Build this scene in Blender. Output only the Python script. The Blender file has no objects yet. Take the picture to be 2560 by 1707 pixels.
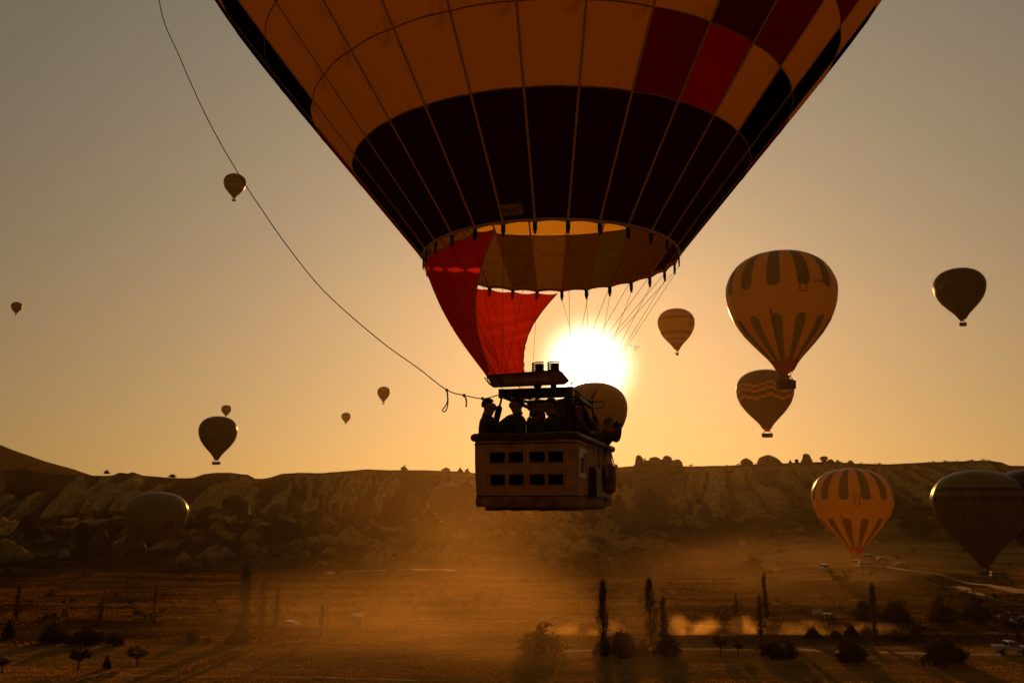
import bpy, bmesh, math, random
import numpy as np
from mathutils import Vector, Matrix

# ------------------------------------------------------------------ camera, sky, sun, exposure
scene = bpy.context.scene
COL = scene.collection
CAMZ = 22.0
PITCH = math.radians(10.5)
FPX = 2170.0                      # focal length in pixels of the 2560 px wide photograph
cam_data = bpy.data.cameras.new('camera')
cam_data.sensor_width = 36.0
cam_data.lens = 36.0 * FPX / 2560.0
cam_data.clip_start = 0.1
cam_data.clip_end = 20000.0
cam = bpy.data.objects.new('camera', cam_data)
COL.objects.link(cam)
cam.location = (0, 0, CAMZ)
cam.rotation_euler = (math.radians(90) + PITCH, 0, 0)
scene.camera = cam

SUN_AZ = math.atan2(192.0, 2170.0)          # to the right of the view axis
SUN_EL = math.radians(8.85)
SUN_DIR = Vector((math.sin(SUN_AZ) * math.cos(SUN_EL), math.cos(SUN_AZ) * math.cos(SUN_EL), math.sin(SUN_EL)))

world = bpy.data.worlds.new('World')
scene.world = world
world.use_nodes = True
wn, wl = world.node_tree.nodes, world.node_tree.links
wn.clear()
world.cycles.sampling_method = 'MANUAL'; world.cycles.sample_map_resolution = 256
w_out = wn.new('ShaderNodeOutputWorld')
w_bg = wn.new('ShaderNodeBackground')
w_bg.inputs['Strength'].default_value = 0.15
sky = wn.new('ShaderNodeTexSky')
sky.sky_type = 'NISHITA'
sky.sun_disc = False
sky.sun_elevation = SUN_EL
sky.sun_rotation = SUN_AZ
sky.altitude = 1000.0
sky.air_density = 1.0
sky.dust_density = 5.0
sky.ozone_density = 1.0

def wmath(op, a, b=None, c=None):
    n = wn.new('ShaderNodeMath'); n.operation = op
    for i, v in enumerate((a, b, c)):
        if v is None: continue
        if isinstance(v, (int, float)): n.inputs[i].default_value = v
        else: wl.new(v, n.inputs[i])
    return n.outputs[0]
def wvec(op, a, b):
    n = wn.new('ShaderNodeVectorMath'); n.operation = op
    for i, v in enumerate((a, b)):
        if isinstance(v, (tuple, Vector)): n.inputs[i].default_value = v
        else: wl.new(v, n.inputs[i])
    return n
w_tc = wn.new('ShaderNodeTexCoord')
w_dir = w_tc.outputs['Generated']
w_cos = wvec('DOT_PRODUCT', w_dir, tuple(SUN_DIR)).outputs['Value']
w_ang = wmath('ARCCOSINE', wmath('MINIMUM', w_cos, 0.999999))        # angle to the sun, radians
w_sep = wn.new('ShaderNodeSeparateXYZ'); wl.new(w_dir, w_sep.inputs[0])
w_el = wmath('MAXIMUM', w_sep.outputs['Z'], 0.0)
SKY_TINT = (2.32, 2.02, 1.46)
SKY_GAMMA = 0.18
LOW_TINT = (4.7, 2.75, 0.88); LOW_EL = 11.0      # dust near the horizon turns the sky golden
FALL = (43.0, 0.20)        # degrees to the 1/e point of the forward haze glow, and what is left behind the viewer
def wglow(scale, power, col):
    e = wmath('POWER', wmath('MULTIPLY', w_ang, 1.0 / math.radians(scale)), power)
    g = wmath('EXPONENT', wmath('MULTIPLY', e, -1.0))
    n = wvec('SCALE', col, (0, 0, 0)); n.inputs['Scale'].default_value = 1.0
    wl.new(g, n.inputs['Scale'])
    return n.outputs[0]
w_gam = wn.new('ShaderNodeGamma'); wl.new(sky.outputs[0], w_gam.inputs[0]); w_gam.inputs[1].default_value = SKY_GAMMA
w_fall = wmath('ADD', wmath('MULTIPLY', wmath('EXPONENT', wmath('MULTIPLY', wmath('POWER', wmath('MULTIPLY', w_ang, 1 / math.radians(FALL[0])), 2.0), -1.0)), 1.0 - FALL[1]), FALL[1])
w_low = wmath('EXPONENT', wmath('MULTIPLY', w_el, -1.0 / math.sin(math.radians(LOW_EL))))      # 1 at the horizon
w_mix = wn.new('ShaderNodeMix'); w_mix.data_type = 'RGBA'; w_mix.clamp_result = False
w_mix.inputs[6].default_value = (*SKY_TINT, 1); w_mix.inputs[7].default_value = (*LOW_TINT, 1); wl.new(w_low, w_mix.inputs[0])
w_t = wvec('MULTIPLY', w_gam.outputs[0], w_mix.outputs[2])
w_s = wvec('SCALE', w_t.outputs[0], (0, 0, 0)); wl.new(w_fall, w_s.inputs['Scale'])
w_sum = w_s.outputs[0]
GLOWS = [(2.0, 2.6, (60, 50, 34)), (4.0, 1.0, (2.0, 1.1, 0.15))]
for sc_, pw_, c_ in GLOWS:
    w_sum = wvec('ADD', w_sum, wglow(sc_, pw_, c_)).outputs[0]
wl.new(w_sum, w_bg.inputs['Color'])
wl.new(w_bg.outputs[0], w_out.inputs['Surface'])

sun_data = bpy.data.lights.new('sun', 'SUN')
sun_data.energy = 5.0
sun_data.angle = math.radians(0.53)
sun_data.color = (1.0, 0.45, 0.10)
sun = bpy.data.objects.new('sun', sun_data)
COL.objects.link(sun)
sun.rotation_euler = (-SUN_DIR).to_track_quat('-Z', 'Y').to_euler()
sun.location = (60, 600, 400)

vs = scene.view_settings
vs.view_transform = 'Standard'; vs.look = 'None'; vs.exposure = -0.5; vs.gamma = 1.0; vs.use_curve_mapping = False
scene.render.engine = 'CYCLES'
cy = scene.cycles
cy.use_denoising = True
try: cy.denoiser = 'OPENIMAGEDENOISE'
except Exception: pass
cy.max_bounces = 8; cy.diffuse_bounces = 3; cy.transmission_bounces = 6; cy.glossy_bounces = 2
cy.transparent_max_bounces = 12; cy.volume_bounces = 0
cy.sample_clamp_indirect = 4.0; cy.volume_step_rate = 2.5; cy.volume_max_steps = 96

# ------------------------------------------------------------------ helpers
R = math.radians
def tag(o, label=None, category=None, group=None, kind=None):
    if label: o['label'] = label
    if category: o['category'] = category
    if group: o['group'] = group
    if kind: o['kind'] = kind
    return o
def link(o, parent=None):
    COL.objects.link(o)
    if parent is not None: o.parent = parent
    return o
def empty(name, loc=(0, 0, 0), rz=0.0, parent=None):
    o = bpy.data.objects.new(name, None)
    o.location = loc; o.rotation_euler = (0, 0, rz); o.empty_display_size = 0.3
    return link(o, parent)
def mesh_obj(name, verts, faces, mat=None, parent=None, smooth=False, uvs=None):
    me = bpy.data.meshes.new(name)
    me.from_pydata([tuple(v) for v in verts], [], [tuple(f) for f in faces])
    if mat is not None:
        for m in (mat if isinstance(mat, (list, tuple)) else [mat]): me.materials.append(m)
    if uvs is not None:
        uv = me.uv_layers.new(name='UVMap')
        for l in me.loops: uv.data[l.index].uv = uvs[l.vertex_index]
    if smooth: me.polygons.foreach_set('use_smooth', [True] * len(me.polygons))
    me.update()
    return link(bpy.data.objects.new(name, me), parent)
def big_mesh(name, V, F, mat, parent=None, smooth=True):
    """numpy arrays: V (n,3), F (m,k) with one k."""
    me = bpy.data.meshes.new(name)
    n, m, k = len(V), len(F), F.shape[1]
    me.vertices.add(n); me.vertices.foreach_set('co', np.ascontiguousarray(V, dtype=np.float32).ravel())
    me.loops.add(m * k); me.loops.foreach_set('vertex_index', np.ascontiguousarray(F, dtype=np.int32).ravel())
    me.polygons.add(m); me.polygons.foreach_set('loop_start', np.arange(0, m * k, k, dtype=np.int32))
    try: me.polygons.foreach_set('loop_total', np.full(m, k, dtype=np.int32))
    except Exception: pass
    me.update(calc_edges=True)
    me.polygons.foreach_set('use_smooth', np.full(m, smooth, dtype=bool))
    if mat is not None: me.materials.append(mat)
    return link(bpy.data.objects.new(name, me), parent)

class MB:
    """collects simple solids for ONE mesh object"""
    def __init__(s): s.v = []; s.f = []
    def add(s, v, f):
        b = len(s.v); s.v += [tuple(p) for p in v]; s.f += [tuple(i + b for i in q) for q in f]; return s
    def box(s, c, d, rz=0.0, taper=1.0):
        cx, cy, cz = c; dx, dy, dz = d[0] / 2, d[1] / 2, d[2] / 2
        ca, sa = math.cos(rz), math.sin(rz); v = []
        for z, k in ((-dz, 1.0), (dz, taper)):
            for x, y in ((-dx, -dy), (dx, -dy), (dx, dy), (-dx, dy)):
                v.append((cx + (x * ca - y * sa) * k, cy + (x * sa + y * ca) * k, cz + z))
        return s.add(v, [(3, 2, 1, 0), (4, 5, 6, 7), (0, 1, 5, 4), (1, 2, 6, 5), (2, 3, 7, 6), (3, 0, 4, 7)])
    def tube(s, pts, rad, n=6, cap=True):
        pts = [Vector(p) for p in pts]
        rads = rad if isinstance(rad, (list, tuple)) else [rad] * len(pts)
        v, f = [], []
        up = Vector((0, 0, 1))
        for i, p in enumerate(pts):
            t = (pts[min(i + 1, len(pts) - 1)] - pts[max(i - 1, 0)])
            t = t.normalized() if t.length > 1e-9 else Vector((0, 0, 1))
            a = t.cross(up)
            if a.length < 0.05: a = t.cross(Vector((1, 0, 0)))
            a.normalize(); b = t.cross(a)
            for k in range(n):
                q = 2 * math.pi * k / n
                v.append(p + (a * math.cos(q) + b * math.sin(q)) * rads[i])
        for i in range(len(pts) - 1):
            for k in range(n):
                k2 = (k + 1) % n
                f.append((i * n + k, i * n + k2, (i + 1) * n + k2, (i + 1) * n + k))
        if cap:
            f.append(tuple(range(n - 1, -1, -1))); f.append(tuple((len(pts) - 1) * n + k for k in range(n)))
        return s.add(v, f)
    def lathe(s, prof, n=12, c=(0, 0, 0)):
        v, f = [], []
        for r, z in prof:
            for k in range(n):
                q = 2 * math.pi * k / n
                v.append((c[0] + r * math.cos(q), c[1] + r * math.sin(q), c[2] + z))
        for i in range(len(prof) - 1):
            for k in range(n):
                k2 = (k + 1) % n
                f.append((i * n + k, i * n + k2, (i + 1) * n + k2, (i + 1) * n + k))
        f.append(tuple(range(n - 1, -1, -1))); f.append(tuple((len(prof) - 1) * n + k for k in range(n)))
        return s.add(v, f)
    def prism(s, poly, y0, y1):
        """polygon in x,z extruded along y"""
        n = len(poly)
        v = [(x, y0, z) for x, z in poly] + [(x, y1, z) for x, z in poly]
        f = [tuple(range(n)), tuple(range(2 * n - 1, n - 1, -1))] + [(i, i + n, (i + 1) % n + n, (i + 1) % n) for i in range(n)]
        return s.add(v, f)
    def build(s, name, mat, parent=None, smooth=False):
        return mesh_obj(name, s.v, s.f, mat, parent, smooth)

CP, SP = math.cos(PITCH), math.sin(PITCH)
def ray(px, py):
    v = 853.5 - py
    d = Vector((px - 1280.0, FPX * CP - v * SP, v * CP + FPX * SP))
    return d / d.y
def at(px, py, Y):
    """the point of the place at forward distance Y that the photograph shows at this pixel"""
    d = ray(px, py)
    return Vector((d.x * Y, Y, CAMZ + d.z * Y))
def px_scale(p):
    """photo pixels per metre at world point p"""
    return FPX / (p.y * CP + (p.z - CAMZ) * SP)

# ---- value noise
_rng = np.random.RandomState(7)
_lat = _rng.rand(256, 256)
def vnoise(x, y):
    xi = np.floor(x).astype(int); yi = np.floor(y).astype(int)
    fx = x - xi; fy = y - yi
    fx = fx * fx * (3 - 2 * fx); fy = fy * fy * (3 - 2 * fy)
    a = _lat[xi & 255, yi & 255]; b = _lat[(xi + 1) & 255, yi & 255]
    c = _lat[xi & 255, (yi + 1) & 255]; d = _lat[(xi + 1) & 255, (yi + 1) & 255]
    return (a * (1 - fx) + b * fx) * (1 - fy) + (c * (1 - fx) + d * fx) * fy
def fbm(x, y, o=4):
    s = 0.0; a = 0.5; t = 0.0
    for i in range(o):
        s = s + a * vnoise(x + 17.3 * i, y + 9.1 * i); t += a; a *= 0.5; x = x * 2.03; y = y * 2.03
    return s / t
def ridged(x, y, o=3):
    s = 0.0; a = 0.5; t = 0.0
    for i in range(o):
        s = s + a * (1 - np.abs(2 * vnoise(x + 5.7 * i, y + 3.3 * i) - 1)); t += a; a *= 0.5; x = x * 2.1; y = y * 2.1
    return s / t
def sstep(a, b, x):
    t = np.clip((x - a) / (b - a), 0, 1); return t * t * (3 - 2 * t)

# ------------------------------------------------------------------ materials
MATS = {}
def nmat(name):
    m = bpy.data.materials.new(name); m.use_nodes = True
    nt = m.node_tree; nt.nodes.clear()
    out = nt.nodes.new('ShaderNodeOutputMaterial')
    return m, nt, out
def noise_mix(nt, c1, c2, scale, detail=4.0, coord='Object', lo=0.35, hi=0.65, stretch=None):
    tc = nt.nodes.new('ShaderNodeTexCoord'); nz = nt.nodes.new('ShaderNodeTexNoise')
    nz.inputs['Scale'].default_value = scale; nz.inputs['Detail'].default_value = detail
    src = tc.outputs[coord]
    if stretch:
        mp = nt.nodes.new('ShaderNodeMapping'); mp.inputs['Scale'].default_value = stretch
        nt.links.new(src, mp.inputs[0]); src = mp.outputs[0]
    nt.links.new(src, nz.inputs['Vector'])
    mr = nt.nodes.new('ShaderNodeMapRange'); mr.inputs[1].default_value = lo; mr.inputs[2].default_value = hi
    nt.links.new(nz.outputs[0], mr.inputs[0])
    mx = nt.nodes.new('ShaderNodeMix'); mx.data_type = 'RGBA'
    mx.inputs[6].default_value = (*c1, 1); mx.inputs[7].default_value = (*c2, 1)
    nt.links.new(mr.outputs[0], mx.inputs[0])
    return mx.outputs[2], nz.outputs[0]
def surf(name, col, col2=None, scale=8.0, rough=0.8, metal=0.0, bump=0.0, spec=0.2, coord='Object', stretch=None):
    if name in MATS: return MATS[name]
    m, nt, out = nmat(name)
    b = nt.nodes.new('ShaderNodeBsdfPrincipled')
    b.inputs['Roughness'].default_value = rough; b.inputs['Metallic'].default_value = metal
    b.inputs['Specular IOR Level'].default_value = spec
    c, h = noise_mix(nt, col, col2 or tuple(k * 0.7 for k in col), scale, coord=coord, stretch=stretch)
    nt.links.new(c, b.inputs['Base Color'])
    if bump:
        bp = nt.nodes.new('ShaderNodeBump'); bp.inputs['Strength'].default_value = bump; bp.inputs['Distance'].default_value = 0.05
        nt.links.new(h, bp.inputs['Height']); nt.links.new(bp.outputs[0], b.inputs['Normal'])
    nt.links.new(b.outputs[0], out.inputs['Surface'])
    MATS[name] = m
    return m
def sheen(nt, shader, gloss):
    """the coated side of the cloth shines at grazing angles"""
    if not gloss: return shader
    fr = nt.nodes.new('ShaderNodeFresnel'); fr.inputs[0].default_value = 1.22
    g = nt.nodes.new('ShaderNodeBsdfGlossy'); g.inputs['Roughness'].default_value = 0.34; g.inputs[0].default_value = (gloss, gloss, gloss, 1)
    mx = nt.nodes.new('ShaderNodeMixShader')
    nt.links.new(fr.outputs[0], mx.inputs[0]); nt.links.new(shader, mx.inputs[1]); nt.links.new(g.outputs[0], mx.inputs[2])
    return mx.outputs[0]
def cloth(name, col, col2=None, scale=3.0, trans=0.4, stretch=None, tcol=None, lo=0.35, hi=0.65, gloss=0.0):
    """thin woven fabric: diffuse in front, lets light through from behind"""
    if name in MATS: return MATS[name]
    m, nt, out = nmat(name)
    c, h = noise_mix(nt, col, col2 or tuple(k * 0.8 for k in col), scale, stretch=stretch, lo=lo, hi=hi)
    d = nt.nodes.new('ShaderNodeBsdfDiffuse'); t = nt.nodes.new('ShaderNodeBsdfTranslucent'); mx = nt.nodes.new('ShaderNodeMixShader')
    nt.links.new(c, d.inputs[0])
    if tcol: t.inputs[0].default_value = (*tcol, 1)
    else: nt.links.new(c, t.inputs[0])
    mx.inputs[0].default_value = trans
    nt.links.new(d.outputs[0], mx.inputs[1]); nt.links.new(t.outputs[0], mx.inputs[2]); nt.links.new(sheen(nt, mx.outputs[0], gloss), out.inputs['Surface'])
    MATS[name] = m
    return m

# ------------------------------------------------------------------ terrain
SKYLINE = [(-900, 1205), (-300, 1188), (0, 1174), (41, 1171), (103, 1181), (191, 1184), (261, 1183), (286, 1180), (327, 1180), (351, 1187.5), (422, 1192),
           (463, 1192), (485, 1190), (504, 1185), (534, 1181), (572, 1181), (600, 1185), (616, 1186), (635, 1196), (654, 1196), (673, 1193),
           (701, 1183.6), (747, 1181), (801, 1182), (861, 1177), (919, 1173), (973, 1174.6), (1063, 1174.6), (1145, 1178), (1183, 1182),
           (1300, 1181), (1450, 1175), (1532, 1169), (1587, 1164), (1709, 1166), (1785, 1163.6), (1840, 1163), (2029, 1155), (2083, 1153.5),
           (2138, 1157.6), (2228, 1160), (2328, 1155), (2478, 1150.5), (2514, 1155), (2533, 1163.6), (2560, 1164), (2900, 1175), (3500, 1200)]
_SX = np.array([p[0] for p in SKYLINE], float); _SY = np.array([p[1] for p in SKYLINE], float)
# tuff cones standing in the broken slopes below the ridge: (photo column, forward distance, height, radius)
_r = random.Random(11)
CONES = []
for i in range(90):
    h_ = _r.uniform(2.0, 7.5); CONES.append((_r.uniform(780, 1540), _r.uniform(300, 480), h_, h_ * _r.uniform(0.6, 1.25)))
for i in range(110):
    h_ = _r.uniform(2.0, 9.0); CONES.append((_r.uniform(-250, 800), _r.uniform(315, 500), h_, h_ * _r.uniform(0.6, 1.25)))
for i in range(36):
    h_ = _r.uniform(1.5, 4.5); CONES.append((_r.uniform(1560, 2500), _r.uniform(395, 500), h_, h_ * _r.uniform(0.8, 1.8)))

def fins2(a, b): return np.abs(2 * vnoise(a, b) - 1) ** 0.7
def terrain(x, y, attrs=False):
    x = np.asarray(x, float); y = np.asarray(y, float)
    yy = np.maximum(y, 40.0)
    px = np.clip(1280 + FPX * x / (CP * yy), -900, 3500)
    front = sstep(20, 90, y)
    w = fbm(x / 60, y / 60, 3)
    z = (fbm(x / 38.0, y / 38.0, 3) - 0.5) * 1.3 + (fbm(x / 6.0, y / 6.0, 3) - 0.5) * 0.22
    # low bank of the field track
    z = z + 0.9 * np.exp(-((y - 143 - 3 * np.sin(x / 40)) / 2.2) ** 2) * sstep(1150, 1350, px)
    # the launch field on the right lies on a low plateau
    right = sstep(1820, 2010, px) * (1 - 0.0 * px)
    edge = 226 + 9 * np.sin(px / 90.0) + 6 * (w - 0.5) + 26 * sstep(2180, 2420, px) - 30 * sstep(2420, 2560, px)
    zp = right * sstep(-16, 6, y - edge) * (2.6 - 1.9 * sstep(2230, 2480, px)) + right * np.clip(y - 275, 0, None) * 0.006
    z = z + zp
    # broken slopes
    wl_ = 1 - sstep(1500, 1950, px)
    y0 = 262 + (1 - wl_) * 125 + 22 * (fbm(x / 45, y / 300, 2) - 0.5) * 2
    y1 = 470 + 25 * (fbm(x / 70 + 9, y / 300, 2) - 0.5)
    t = sstep(0, 1, (y - y0) / (y1 - y0))
    terrace = 13.2 + 2.0 * np.sin(px / 310.0) - 3.0 * sstep(300, 0, px) + 0.5 * sstep(1500, 1900, px)
    zm = terrace * t
    lump = (ridged(x / 24.0 + 3, y / 22.0, 4) - 0.45) * 6.5 * np.clip(t * 3, 0, 1) * (1 - sstep(400, 500, y) * 0.8) * (1 - sstep(520, 560, y))
    lump = lump * (0.45 + 0.55 * wl_) + (fins2(x / 7.0, y / 9.0) - 0.6) * 3.4 * np.clip(t * 3, 0, 1) * (1 - sstep(470, 520, y)) + (fbm(x / 4.0, y / 4.0, 3) - 0.5) * 2.2 * np.clip(t * 3, 0, 1)
    z = z + zm + lump
    pale = np.zeros_like(z); scrub = np.zeros_like(z)
    for (cpx, cy, h, r) in CONES:
        cx = (cpx - 1280) / FPX * CP * cy
        m = (np.abs(x - cx) < r * 1.3) & (np.abs(y - cy) < r * 1.3)
        if not m.any(): continue
        d = np.hypot(x[m] - cx, y[m] - cy) / r * (0.85 + 0.35 * vnoise(x[m] / 2.5, y[m] / 2.5))
        k = np.clip(1 - d, 0, 1)
        add = h * (k ** 1.15) * (1.0 - 0.25 * k) * (0.5 if cy > 425 else 1.0)
        z[m] = z[m] + add
        pale[m] = np.maximum(pale[m], np.clip(k * 3, 0, 1) * 0.8)
    # eroded ridge
    yc = 700 - 90 * sstep(1600, 1900, px) + 30 * (fbm(x / 200.0, y * 0 + 2.5, 2) - 0.5)
    yb = yc - 105
    sky_y = np.interp(px, _SX, _SY)
    v = 853.5 - sky_y
    zc = CAMZ + yc * (v * CP + FPX * SP) / (FPX * CP - v * SP)
    tt = (y - yb) / (yc - yb)
    xw = x + 14 * (fbm(x / 40.0, y / 30.0, 3) - 0.5) + (tt - 0.5) * 9 * np.sin(x / 30.0)
    def fins(a, b): return np.abs(2 * vnoise(a, b) - 1) ** 0.65           # rounded fins with sharp gullies between
    F = 0.26 * fins(xw / 36.0, y / 190.0 + 1.7) + 0.44 * fins(xw / 11.5 + 8, y / 80.0 + 5.1) + 0.30 * fins(xw / 5.6 + 3, y / 42.0 + 2.2)
    soft = 1 - 0.55 * sstep(1650, 1900, px)
    win = np.clip(4 * tt * (1 - tt), 0, 1) ** 0.7
    te = np.clip(tt + (F - 0.60) * 0.85 * win * soft + 0.07 * (fbm(x / 5, y / 5, 3) - 0.5), 0, 1)
    base = terrace - 3.0
    zr = base + (zc - base) * (1 - (1 - te) ** 1.25)
    on = sstep(-0.18, 0.02, tt)
    cap = np.where(tt > 1, zc - (y - yc) * 0.035 + 0.0, zr)
    z = z * (1 - on) + np.where(tt > 1, cap, zr) * on
    # the far, smooth hill behind on the left
    hx, hy = -0.66 * 1400, 1400
    dh = np.hypot((x - hx) / 450.0, (y - hy) / 330.0)
    z = np.maximum(z, (146 * np.clip(1 - dh, 0, 1) ** 1.05 + 6 * (fbm(x / 60, y / 60, 3) - 0.5)) * (dh < 1) + (dh >= 1) * -50)
    # beyond the ridge and behind the viewer the plateau runs on to the horizon
    z = z * front
    if not attrs: return z
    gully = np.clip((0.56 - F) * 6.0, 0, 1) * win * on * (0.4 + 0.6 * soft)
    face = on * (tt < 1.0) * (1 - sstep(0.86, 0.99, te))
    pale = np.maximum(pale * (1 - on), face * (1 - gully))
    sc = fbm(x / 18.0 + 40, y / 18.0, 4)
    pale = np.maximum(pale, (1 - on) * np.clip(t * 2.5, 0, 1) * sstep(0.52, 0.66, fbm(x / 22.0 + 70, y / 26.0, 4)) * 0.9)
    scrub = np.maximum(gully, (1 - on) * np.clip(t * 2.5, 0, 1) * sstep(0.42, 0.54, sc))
    field = (1 - np.clip(t * 3, 0, 1)) * (1 - on)
    plate = right * sstep(0, 14, y - edge) * field
    near = 1 - sstep(139, 147, y + 10 * (fbm(x / 30, y / 30, 3) - 0.5))  # splits the lighter near field from the meadow painted darker as shaded
    return z, pale, scrub, field, plate, near

def ground_z(x, y):
    return float(terrain(np.array([x]), np.array([y]))[0])
def ground_at(px, py, y0=100.0, y1=900.0):
    """where the line of sight through this pixel meets the ground"""
    d = ray(px, py)
    def hit(Y):
        i = np.where(CAMZ + d.z * Y <= terrain(d.x * Y, Y))[0]
        return Y[i[0]] if len(i) else y1
    Yh = hit(np.arange(y0, y1, 4.0)); Yh = hit(np.arange(max(Yh - 4.0, y0), Yh + 0.3, 0.25))
    return Vector((d.x * Yh, Yh, ground_z(d.x * Yh, Yh)))

def build_ground():
    a1 = np.linspace(-38, 38, 820)
    a2 = np.concatenate([np.linspace(-180, -39, 60), a1, np.linspace(39, 180, 60)])
    az = np.radians(a2)
    rr = np.concatenate([np.array([0.5, 20, 45, 70, 90]), np.linspace(100, 180, 90), np.linspace(181.5, 300, 80), np.linspace(302, 520, 120),
                         np.linspace(522, 740, 130), np.array([760, 800, 900]), np.linspace(1000, 1750, 26), np.array([2200, 3000, 4500, 7000, 12000])])
    A, Q = np.meshgrid(az, rr)
    X = np.sin(A) * Q; Y = np.cos(A) * Q
    sh = X.shape
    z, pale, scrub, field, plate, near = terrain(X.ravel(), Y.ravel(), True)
    far = sstep(1800, 3000, Q.ravel()); z = z * (1 - far)
    V = np.stack([X.ravel(), Y.ravel(), z], 1)
    n = sh[1]
    i, j = np.meshgrid(np.arange(sh[0] - 1), np.arange(sh[1] - 1), indexing='ij')
    q = (i * n + j).ravel()
    Fq = np.stack([q, q + n, q + n + 1, q + 1], 1)
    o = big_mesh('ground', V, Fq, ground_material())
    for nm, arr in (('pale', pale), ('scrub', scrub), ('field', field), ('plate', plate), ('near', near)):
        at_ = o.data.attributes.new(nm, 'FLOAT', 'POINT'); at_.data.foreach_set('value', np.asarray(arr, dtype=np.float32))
    tag(o, kind='structure')
    return o

def ground_material():
    m, nt, out = nmat('ground_soil')
    N, L = nt.nodes, nt.links
    def attr(n):
        a = N.new('ShaderNodeAttribute'); a.attribute_name = n; return a.outputs['Fac']
    def mix(f, a, b):
        x = N.new('ShaderNodeMix'); x.data_type = 'RGBA'
        if isinstance(f, float): x.inputs[0].default_value = f
        else: L.new(f, x.inputs[0])
        for s_, v in ((6, a), (7, b)):
            if isinstance(v, tuple): x.inputs[s_].default_value = (*v, 1)
            else: L.new(v, x.inputs[s_])
        return x.outputs[2]
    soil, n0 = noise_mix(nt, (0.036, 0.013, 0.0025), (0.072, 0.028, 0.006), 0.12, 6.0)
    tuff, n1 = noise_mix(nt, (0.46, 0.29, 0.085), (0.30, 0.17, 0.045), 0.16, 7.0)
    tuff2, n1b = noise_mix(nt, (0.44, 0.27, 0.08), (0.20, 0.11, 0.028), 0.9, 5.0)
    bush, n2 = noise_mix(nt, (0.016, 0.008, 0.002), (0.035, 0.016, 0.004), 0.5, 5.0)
    crop, n3 = noise_mix(nt, (0.40, 0.21, 0.048), (0.20, 0.092, 0.021), 0.10, 8.0, stretch=(0.22, 2.2, 1.0), lo=0.3, hi=0.7)
    crop2, n4 = noise_mix(nt, (0.30, 0.15, 0.036), (0.13, 0.058, 0.015), 0.45, 6.0, stretch=(0.35, 1.6, 1.0))
    dust_, n5 = noise_mix(nt, (0.36, 0.22, 0.07), (0.22, 0.12, 0.035), 0.045, 6.0, stretch=(0.5, 1.6, 1.0))
    meadow, n6 = noise_mix(nt, (0.050, 0.019, 0.004), (0.125, 0.055, 0.013), 0.07, 7.0, stretch=(0.35, 1.4, 1.0), lo=0.38, hi=0.66)  # meadow colour darkened: the shade over the valley floor is painted in
    c = soil
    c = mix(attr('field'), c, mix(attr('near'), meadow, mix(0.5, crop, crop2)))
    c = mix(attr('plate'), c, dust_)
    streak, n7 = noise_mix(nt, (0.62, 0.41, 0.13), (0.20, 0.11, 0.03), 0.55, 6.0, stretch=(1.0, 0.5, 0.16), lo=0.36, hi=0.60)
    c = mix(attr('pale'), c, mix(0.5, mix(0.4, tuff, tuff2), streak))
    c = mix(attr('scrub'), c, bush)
    d = N.new('ShaderNodeBsdfDiffuse'); d.inputs['Roughness'].default_value = 0.6
    L.new(c, d.inputs[0])
    tc = N.new('ShaderNodeTexCoord'); nz = N.new('ShaderNodeTexNoise'); nz.inputs['Scale'].default_value = 0.8; nz.inputs['Detail'].default_value = 8.0
    L.new(tc.outputs['Object'], nz.inputs['Vector'])
    bp = N.new('ShaderNodeBump'); bp.inputs['Strength'].default_value = 0.8; bp.inputs['Distance'].default_value = 0.9
    L.new(nz.outputs[0], bp.inputs['Height']); L.new(bp.outputs[0], d.inputs['Normal'])
    L.new(d.outputs[0], out.inputs['Surface'])
    return m
build_ground()

# ------------------------------------------------------------------ the big balloon in front
BX, BY = 0.74, 16.2                    # its axis
ZM = CAMZ + 4.60                       # height of the envelope mouth
RM = 2.43
NG = 28
G0 = R(4.4)                            # first seam, to the right of the point nearest the viewer
DG = 2 * math.pi / NG
BIG_PROF = [(0.0, RM), (1.6, 3.74), (2.65, 4.60), (3.75, 5.49), (4.9, 6.38), (6.2, 7.25), (8.0, 8.35), (10.5, 9.5), (13.0, 10.05), (15.5, 9.9), (17.5, 9.0), (19.3, 7.2), (20.6, 4.6), (21.3, 2.0), (21.5, 0.25)]
_bz = np.array([p[0] for p in BIG_PROF]); _br = np.array([p[1] for p in BIG_PROF])
def big_r(dz):
    # smooth interpolation (Catmull-Rom on the profile)
    i = int(np.clip(np.searchsorted(_bz, dz) - 1, 0, len(_bz) - 2))
    t = (dz - _bz[i]) / (_bz[i + 1] - _bz[i])
    m0 = (_br[i + 1] - _br[i - 1]) / (_bz[i + 1] - _bz[i - 1]) if i > 0 else (_br[1] - _br[0]) / (_bz[1] - _bz[0])
    m1 = (_br[i + 2] - _br[i]) / (_bz[i + 2] - _bz[i]) if i + 2 < len(_bz) else (_br[i + 1] - _br[i]) / (_bz[i + 1] - _bz[i])
    h = _bz[i + 1] - _bz[i]
    return float((2 * t**3 - 3 * t**2 + 1) * _br[i] + (t**3 - 2 * t**2 + t) * h * m0 + (-2 * t**3 + 3 * t**2) * _br[i + 1] + (t**3 - t**2) * h * m1)
def ring(a, r, dz):
    """a is measured from the point nearest the viewer, positive to the right; local to the balloon root"""
    return (r * math.sin(a), -r * math.cos(a), dz)

balloon = empty('hot_air_balloon', (BX, BY, ZM))
tag(balloon, 'huge orange, red and black balloon filling the top, red scoop and wicker basket below', 'balloon')
envelope = empty('envelope', (0, 0, 0), parent=balloon)

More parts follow.
